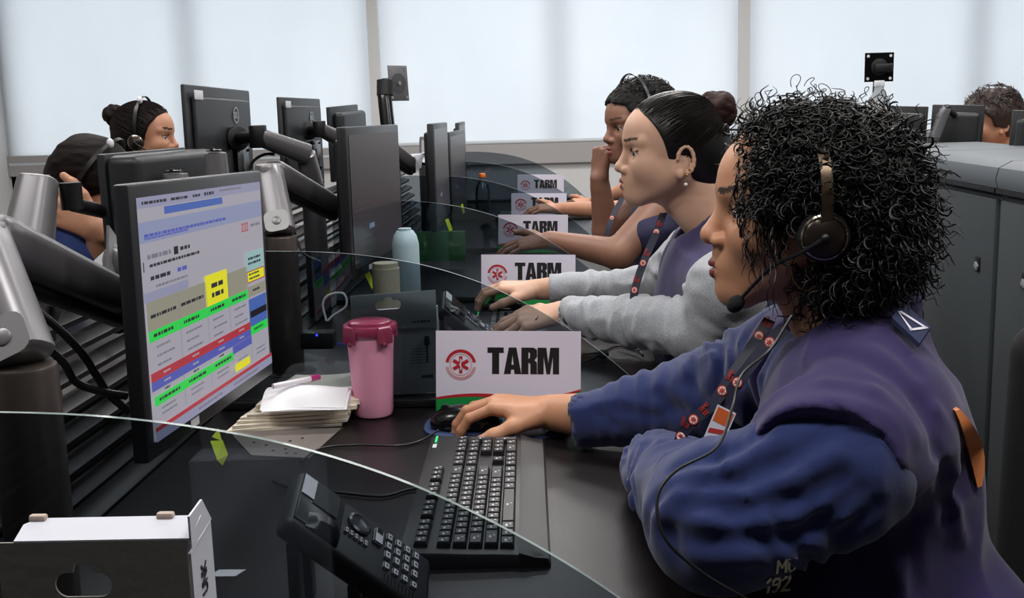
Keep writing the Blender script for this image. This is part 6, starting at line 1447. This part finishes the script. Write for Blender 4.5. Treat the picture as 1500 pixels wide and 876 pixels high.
sleek('combed_strands', f2, (-.80, 0, .66), 2600, hr2, mat('hair_sheen', '#1d1716', .3, spec=.7), rad=(.1055, .0825, .0895), keep=sf, r=.0006)
def bun(fr, c, r, parent, m, seed=1, n=34):
    rr = random.Random(seed); g = grid_for([fr(c[0] - r, -r, c[2] - r), fr(c[0] + r, r, c[2] + r)], .03, .003); g.ell(fr(*c), (r * .80, r * .85, r * .80), .01, 0, 'u', fr.R)
    R_ = r * .70
    for k in range(n):
        ax = V((rr.gauss(0, 1), rr.gauss(0, 1), rr.gauss(0, 1))).normalized(); p = ax.orthogonal().normalized(); a0 = rr.random() * 6; pts = []
        for i in range(7): q = Matrix.Rotation(a0 + i * .28, 3, ax) @ p; pts.append(fr(c[0] + q.x * R_, c[1] + q.y * R_, c[2] + q.z * R_ * 1.05))
        w_ = r * rr.uniform(.16, .24); g.chain(pts, [w_ * .5, w_ * .8, w_, w_, w_, w_ * .8, w_ * .5], .004)
    o = build('hair_bun', [g], [m], parent); return o
bn = PY(1050, 163, 2.29); q = (bn - f2.o) / f2.s; bc_ = (q.dot(f2.F), 0, q.dot(f2.U)); BUNM = mat('hair_auburn', '#2c1513', .62, spec=.2, bump=.5, bscale=60, stretch=(1, 1, 5), bdist=.002)
bun(f2, bc_, .047, hr2, BUNM, 3, 40)
b = B(); cc = f2(bc_[0] * .80, 0, bc_[2] * .86); dd = (f2(*bc_) - f2(0, 0, .04)).normalized(); nn_ = dd.orthogonal().normalized(); pts = [cc + (nn_ * math.cos(a) + dd.cross(nn_) * math.sin(a)) * .024 for a in [2 * PI * k / 20 for k in range(21)]]; b.tube(pts, .004, 8); obj('hair_tie', b, mat('hair_tie_rose', '#8a4a5a', .6), hr2, True)
for (c_, r_, m_, nm) in (((-.008, .083, -.034), .0026, GOLD, 'ear_stud'), ((-.006, .083, -.052), .0034, mat('pearl', '#e8ddd2', .2, coat=.5), 'pearl_drop'), ((-.014, .082, -.024), .0022, GOLD, 'ear_stud')):
    obj(nm, B().ball(f2(*c_), r_ * 1.2, 12), m_, W2, True)
b = B(); rg = PY(788, 469, 2.36); pts = [rg + V((0.25, .5, .0)).normalized() * .0095 * math.cos(a) + V((0, -.35, .9)).normalized() * .0095 * math.sin(a) for a in [2 * PI * k / 20 for k in range(21)]]; b.tube(pts, .0018, 6); obj('ring', b, SILV, W2, True)

# ---------------------------------------------------------------- 3. operator with silver hair band
W3 = thing('person', 'operator with dark hair and silver headband, fist at the mouth, bare forearms', 'person', (.38, 3.32, .45))
f3 = Fr.from_nose(PY(884, 206, 3.30), yaw=24, pitch=6, sc=1.04); nb3 = V((.335, 3.34, 1.03))
gh = skin_head(f3, nb3, h=.003, lipfull=1.3)
eA = PY(906, 372, 3.06); ga = skin_arm((.30, 3.14, .985), PY(806, 352, 3.22), (-1, .12, -.12), (-.1, -.3, 1), -1, [(15, 20, 12)] * 4, h=.0028, r=(.045, .028), elbow=eA, s=.95)
fistw = PY(878, 262, 3.42); gb = skin_arm((.30, 3.50, .98), fistw, (.10, 0, 1), (-.75, -.65, 0), 1, [(78, 92, 60)] * 4, h=.0026, r=(.044, .029), elbow=PY(888, 338, 3.46), s=.92, thumb=((22, 42), (-25, 62), (-60, 60)))
core = SDF((.05, 3.0, .45), (.62, 3.66, 1.08), .012); T3c = dict(c=V((.345, 3.33, .87)), near=V((.32, 3.17, .955)), far=V((.32, 3.49, .955)), hips=V((.42, 3.32, .56)), r=.165, sqf=1.2, sh=.066, hr=.18, gr=-.024); torso(core, **T3c); core.cone((.33, 3.33, .92), nb3, .05, .05, .02)
build('body', [gh, ga, gb, core], [SKIN3, LIP2, BROW, NAIL], W3); eyes(f3, W3)
T3 = dict(c=V((.345, 3.33, .87)), near=V((.32, 3.17, .955)), far=V((.32, 3.49, .955)), hips=V((.42, 3.32, .56)), r=.165, sqf=1.2, sh=.066, hr=.18)
g = SDF((.08, 3.0, .42), (.64, 3.66, 1.10), .007); torso(g, **T3); g.cone((.31, 3.15, .96), (.25, 3.10, .91), .068, .062, .02); g.cone((.31, 3.50, .96), (.26, 3.52, .92), .066, .06, .02); g.disp(folds(10, .006, (1, 1, 1), 5)); g.cone(nb3 + V((-.02, 0, -.05)), f3(0, 0, -.02), .055, None, .006, op='s')
vest3 = build('vest', [g], [mat('dark_purple_navy', '#272543', .85, bump=.3, bscale=600)], W3); legs(W3, (.42, .54), (.06, .50), (.08, 0), 3.24, 3.46, TROU)
lp, ln_ = air([(912, 290), (900, 312), (893, 330), (888, 350)], [3.30, 3.27, 3.26, 3.26], 16)
lanyard(W3, lp, ln_, (.5,), .018, words=False)
hr3 = build('hair', [hair_cap(f3, .016, face=(.125, -.03, .10, .125), h=.004, dispf=lambda X, Y, Z: .005 * vnoise(X * 70, Y * 70, Z * 70) + .003 * vnoise(X * 150, Y * 150, Z * 150), extra=lambda g: g.ell(f3(-.05, 0, .055), (.080, .080, .080), .02))], [MATS['hair_inner']], W3)
curls('curly_surface', f3, 700, hr3, HAIRB, (-.02, 0, .05), (.104, .088, .096), 8, (.012, .03), (.002, .004), (1, 2), (.0008, .0014), 12, lambda d: (-.02 + d.x * .104) > .03 and (.05 + d.z * .096) < .095 or (.05 + d.z * .096) < -.0, .96)
b = B(); pts, nr = [], []
for i in range(29): a = math.radians(-14 + 208 * i / 28); p = f3(.006 + .006 * math.sin(a), math.cos(a) * .100, .043 + math.sin(a) * .112); pts.append(p); nr.append((p - f3(0, 0, .043)).normalized())
ribbon(b, pts, nr, .008, .004); tag(obj('headband', b, mat('band_steel', '#8f9094', .22, metal=.9), loc=pts[14]), 'silver headset band over the dark hair of the operator with fist at mouth', 'headband')

# ---------------------------------------------------------------- background people
def plain_person(label, nose, yaw, pitch, skin, hairm, shirtm, hairfn, neckdz=-.15, shw=.17, sc=1.04, arms=(), lean=0.0, h=.0038, T=None, hunch=0):
    fr = Fr.from_nose(nose, yaw=yaw, pitch=pitch, sc=sc); s = 1 if yaw < 90 else -1; ny = fr.o.y
    nb_ = fr.o + V((s * (.07 + lean), 0, neckdz)); W = thing('person', label, 'person', (nb_.x + s * .05, ny, .45))
    parts = [skin_head(fr, nb_, h=h)]
    for A_ in arms: parts.append(skin_arm(*A_[0], **A_[1]))
    core = SDF((nb_.x - .34, ny - .38, .45), (nb_.x + .36, ny + .38, nb_.z + .04), .012); c0 = nb_ + V((s * .03, 0, -.16)); torso(core, c=c0, near=nb_ + V((0, -shw, -.07)), far=nb_ + V((0, shw, -.07)), hips=V((nb_.x + s * .07, ny, .56)), r=.165, sqf=1.2, sh=.066, hr=.18, gr=-.022)
    core.cone(nb_ + V((0, 0, -.08)), nb_ + V((0, 0, .01)), .05, .05, .02)
    for A_ in arms: core.cone(nb_ + V((0, math.copysign(shw, V(A_[0][0]).y - ny), -.07)), A_[0][0], .035, .035, .02)
    parts.append(core); bd = build('body', parts, [skin, LIP2, BROW, NAIL], W); eyes(fr, W)
    c = nb_ + V((s * .03, 0, -.16)); g = SDF((c.x - .30, ny - .36, .42), (c.x + .34, ny + .36, nb_.z + .05), .009)
    torso(g, c=c, near=nb_ + V((0, -shw, -.07)), far=nb_ + V((0, shw, -.07)), hips=V((nb_.x + s * .07, ny, .56)), r=.165, sqf=1.2, sh=.066, hr=.18)
    if hunch: g.cone(nb_ + V((s * .07, -.06, -.045)), nb_ + V((s * .07, .06, -.045)), hunch, None, .04)
    for A_ in arms:
        a0, w_ = V(A_[0][0]), A_[1].get('elbow'); 
        if w_ is not None and not A_[1].get('bare'): g.cone(a0, a0.lerp(V(w_), .55), .066, .058, .02)
    g.disp(folds(10, .006, (1, 1, 1), ny)); g.cone(nb_ + V((0, 0, -.03)), fr(0, 0, -.02), .056, None, .006, op='s'); build('shirt', [g], [shirtm], W)
    legs(W, (nb_.x + s * .07, .54), (nb_.x - s * .28, .50), (nb_.x - s * .24, 0), ny - .1, ny + .1, TROU); hairfn(fr, W); return fr, W, bd
def dark_bun_hair(fr, W, m=HAIRD, bc=(-.108, 0, .075), r=.042):
    h_ = build('hair', [hair_cap(fr, .010, h=.004, dispf=lambda X, Y, Z: .0015 * vnoise(X * 60, Y * 60, Z * 60))], [m], W); sleek('combed_strands', fr, (-.9, 0, .5), 900, h_, m, rad=(.110, .0865, .0935), keep=sf, r=.0009); bun(fr, bc, r, h_, m, 6, 22)
sleekm = mat('hair_dark_sheen', '#150d0b', .65, spec=.15, bump=.5, bscale=80, stretch=(1, 4, 1), bdist=.003)
P6 = PY(262, 214, 3.9); f6, w6, b6 = plain_person('woman in profile with bun and headset behind the flat monitor, facing right', P6, 180, 4, SKIN4, sleekm, mat('dark_jacket', '#1a1b22', .9), lambda f, W: dark_bun_hair(f, W, sleekm))
headset(f6, 'headset with white-tipped band on the woman with a bun behind the flat monitor', near=-1, lift=1.10, rb=(.1, .082, .090), cupc=(.0, .088, -.01), dark=True)
def long_hair(fr, W):
    build('hair', [hair_cap(fr, .012, face=(.125, -.05, .10, .10), h=.004, dispf=lambda X, Y, Z: .002 * vnoise(X * 30, Y * 30, Z * 90), extra=lambda g: (g.ell(fr(-.045, 0, .0), (.066, .082, .10), .03, 0, 'u', fr.R), g.ell(fr(-.04, 0, -.04), (.05, .07, .07), .03, 0, 'u', fr.R)))], [mat('hair_long_dark', '#140b09', .65, spec=.15, bump=.5, bscale=70, stretch=(1, 5, 1), bdist=.003)], W)
n7 = PY(180, 318, 2.95); e7 = PY(70, 352, 2.80)
f7, w7, b7 = plain_person('person with dark hair and headset bowing the head over folded hands at the far left', n7, 180, 38, SKIN4, HAIRD, mat('denim_shirt', '#2b3f78', .85, bump=.4, bscale=400), long_hair, neckdz=-.10, lean=.10,
    arms=[((PY(152, 385, 2.86), PY(140, 332, 2.80), (-.86, .05, .45), (.2, -1, .2), -1, [(12, 22, 14)] * 4), dict(h=.003, r=(.036, .03), s=1.15)), ((PY(95, 360, 3.06), PY(135, 330, 2.98), (-.6, -.1, .6), (.2, -1, .2), 1, [(20, 30, 20)] * 4), dict(h=.003, r=(.038, .03), s=1.0))])
g = SDF(V(PY(95, 350, 2.85)) - V((.3, .2, .25)), V(PY(95, 350, 2.85)) + V((.3, .2, .2)), .007); g.cone(PY(75, 305, 2.88), PY(112, 372, 2.84), .06, .05, .02); g.cone(PY(112, 372, 2.84), PY(148, 372, 2.86), .05, .042, .02); g.disp(folds(12, .006, (1, 1, 1), 1)); build('sleeve', [g], [mat('denim_shirt', '#2b3f78', .85)], w7)
headset(f7, 'headset on the dark-haired person bowing over folded hands', near=-1, lift=1.14, rb=(.1, .083, .090), cupc=(.0, .090, -.01), mic=False, dark=True)
def crop_hair(fr, W):
    h_ = build('hair', [hair_cap(fr, .016, face=(.118, -.03, .10, .118), h=.0035, dispf=lambda X, Y, Z: .004 * vnoise(X * 60, Y * 60, Z * 25))], [HAIRBR], W)
    curls('short_locks', fr, 420, h_, HAIRBR, (-.01, 0, .055), (.106, .086, .090), 4, (.02, .04), (.001, .0025), (.3, .7), (.0012, .0022), 9, lambda d: (.055 + d.z * .09) < .045 or ((-.01 + d.x * .106) > .07 and d.z < .4), .95)
n8 = PY(1402, 205, 4.25); f8, w8, b8 = plain_person('man with short brown hair and peach t-shirt behind the dark monitors on the right', PY(1410, 198, 4.78), 2, 10, SKIN4, HAIRBR, PEACH, crop_hair, neckdz=-.10, lean=.02, sc=1.12, hunch=.075)
P4 = V((.27, 4.42, 1.13)); f4, w4, b4 = plain_person('mostly hidden operator reaching a bare forearm across the fourth sign', P4, 0, 8, SKIN4, sleekm, NAVY, lambda f, W: dark_bun_hair(f, W, sleekm, (-.09, 0, -.01), .03), arms=[((V((.42, 4.26, .96)), PY(822, 306, 4.55), (-1, .1, .05), (0, -.2, 1), -1, [(20, 28, 18)] * 4), dict(h=.0035, r=(.042, .027), elbow=V((.30, 4.35, .86)), s=.95))])
P5 = V((.30, 5.5, 1.12)); f5, w5, b5 = plain_person('furthest operator, only a hand showing beside the smallest sign', P5, 0, 8, SKIN4, sleekm, NAVY, lambda f, W: dark_bun_hair(f, W, sleekm, (-.09, 0, -.01), .03), arms=[((V((.45, 5.34, .95)), PY(866, 297, 5.6), (-1, .1, .08), (0, -.2, 1), -1, [(24, 30, 20)] * 4), dict(h=.0035, r=(.042, .027), elbow=V((.33, 5.45, .85)), s=.95))])
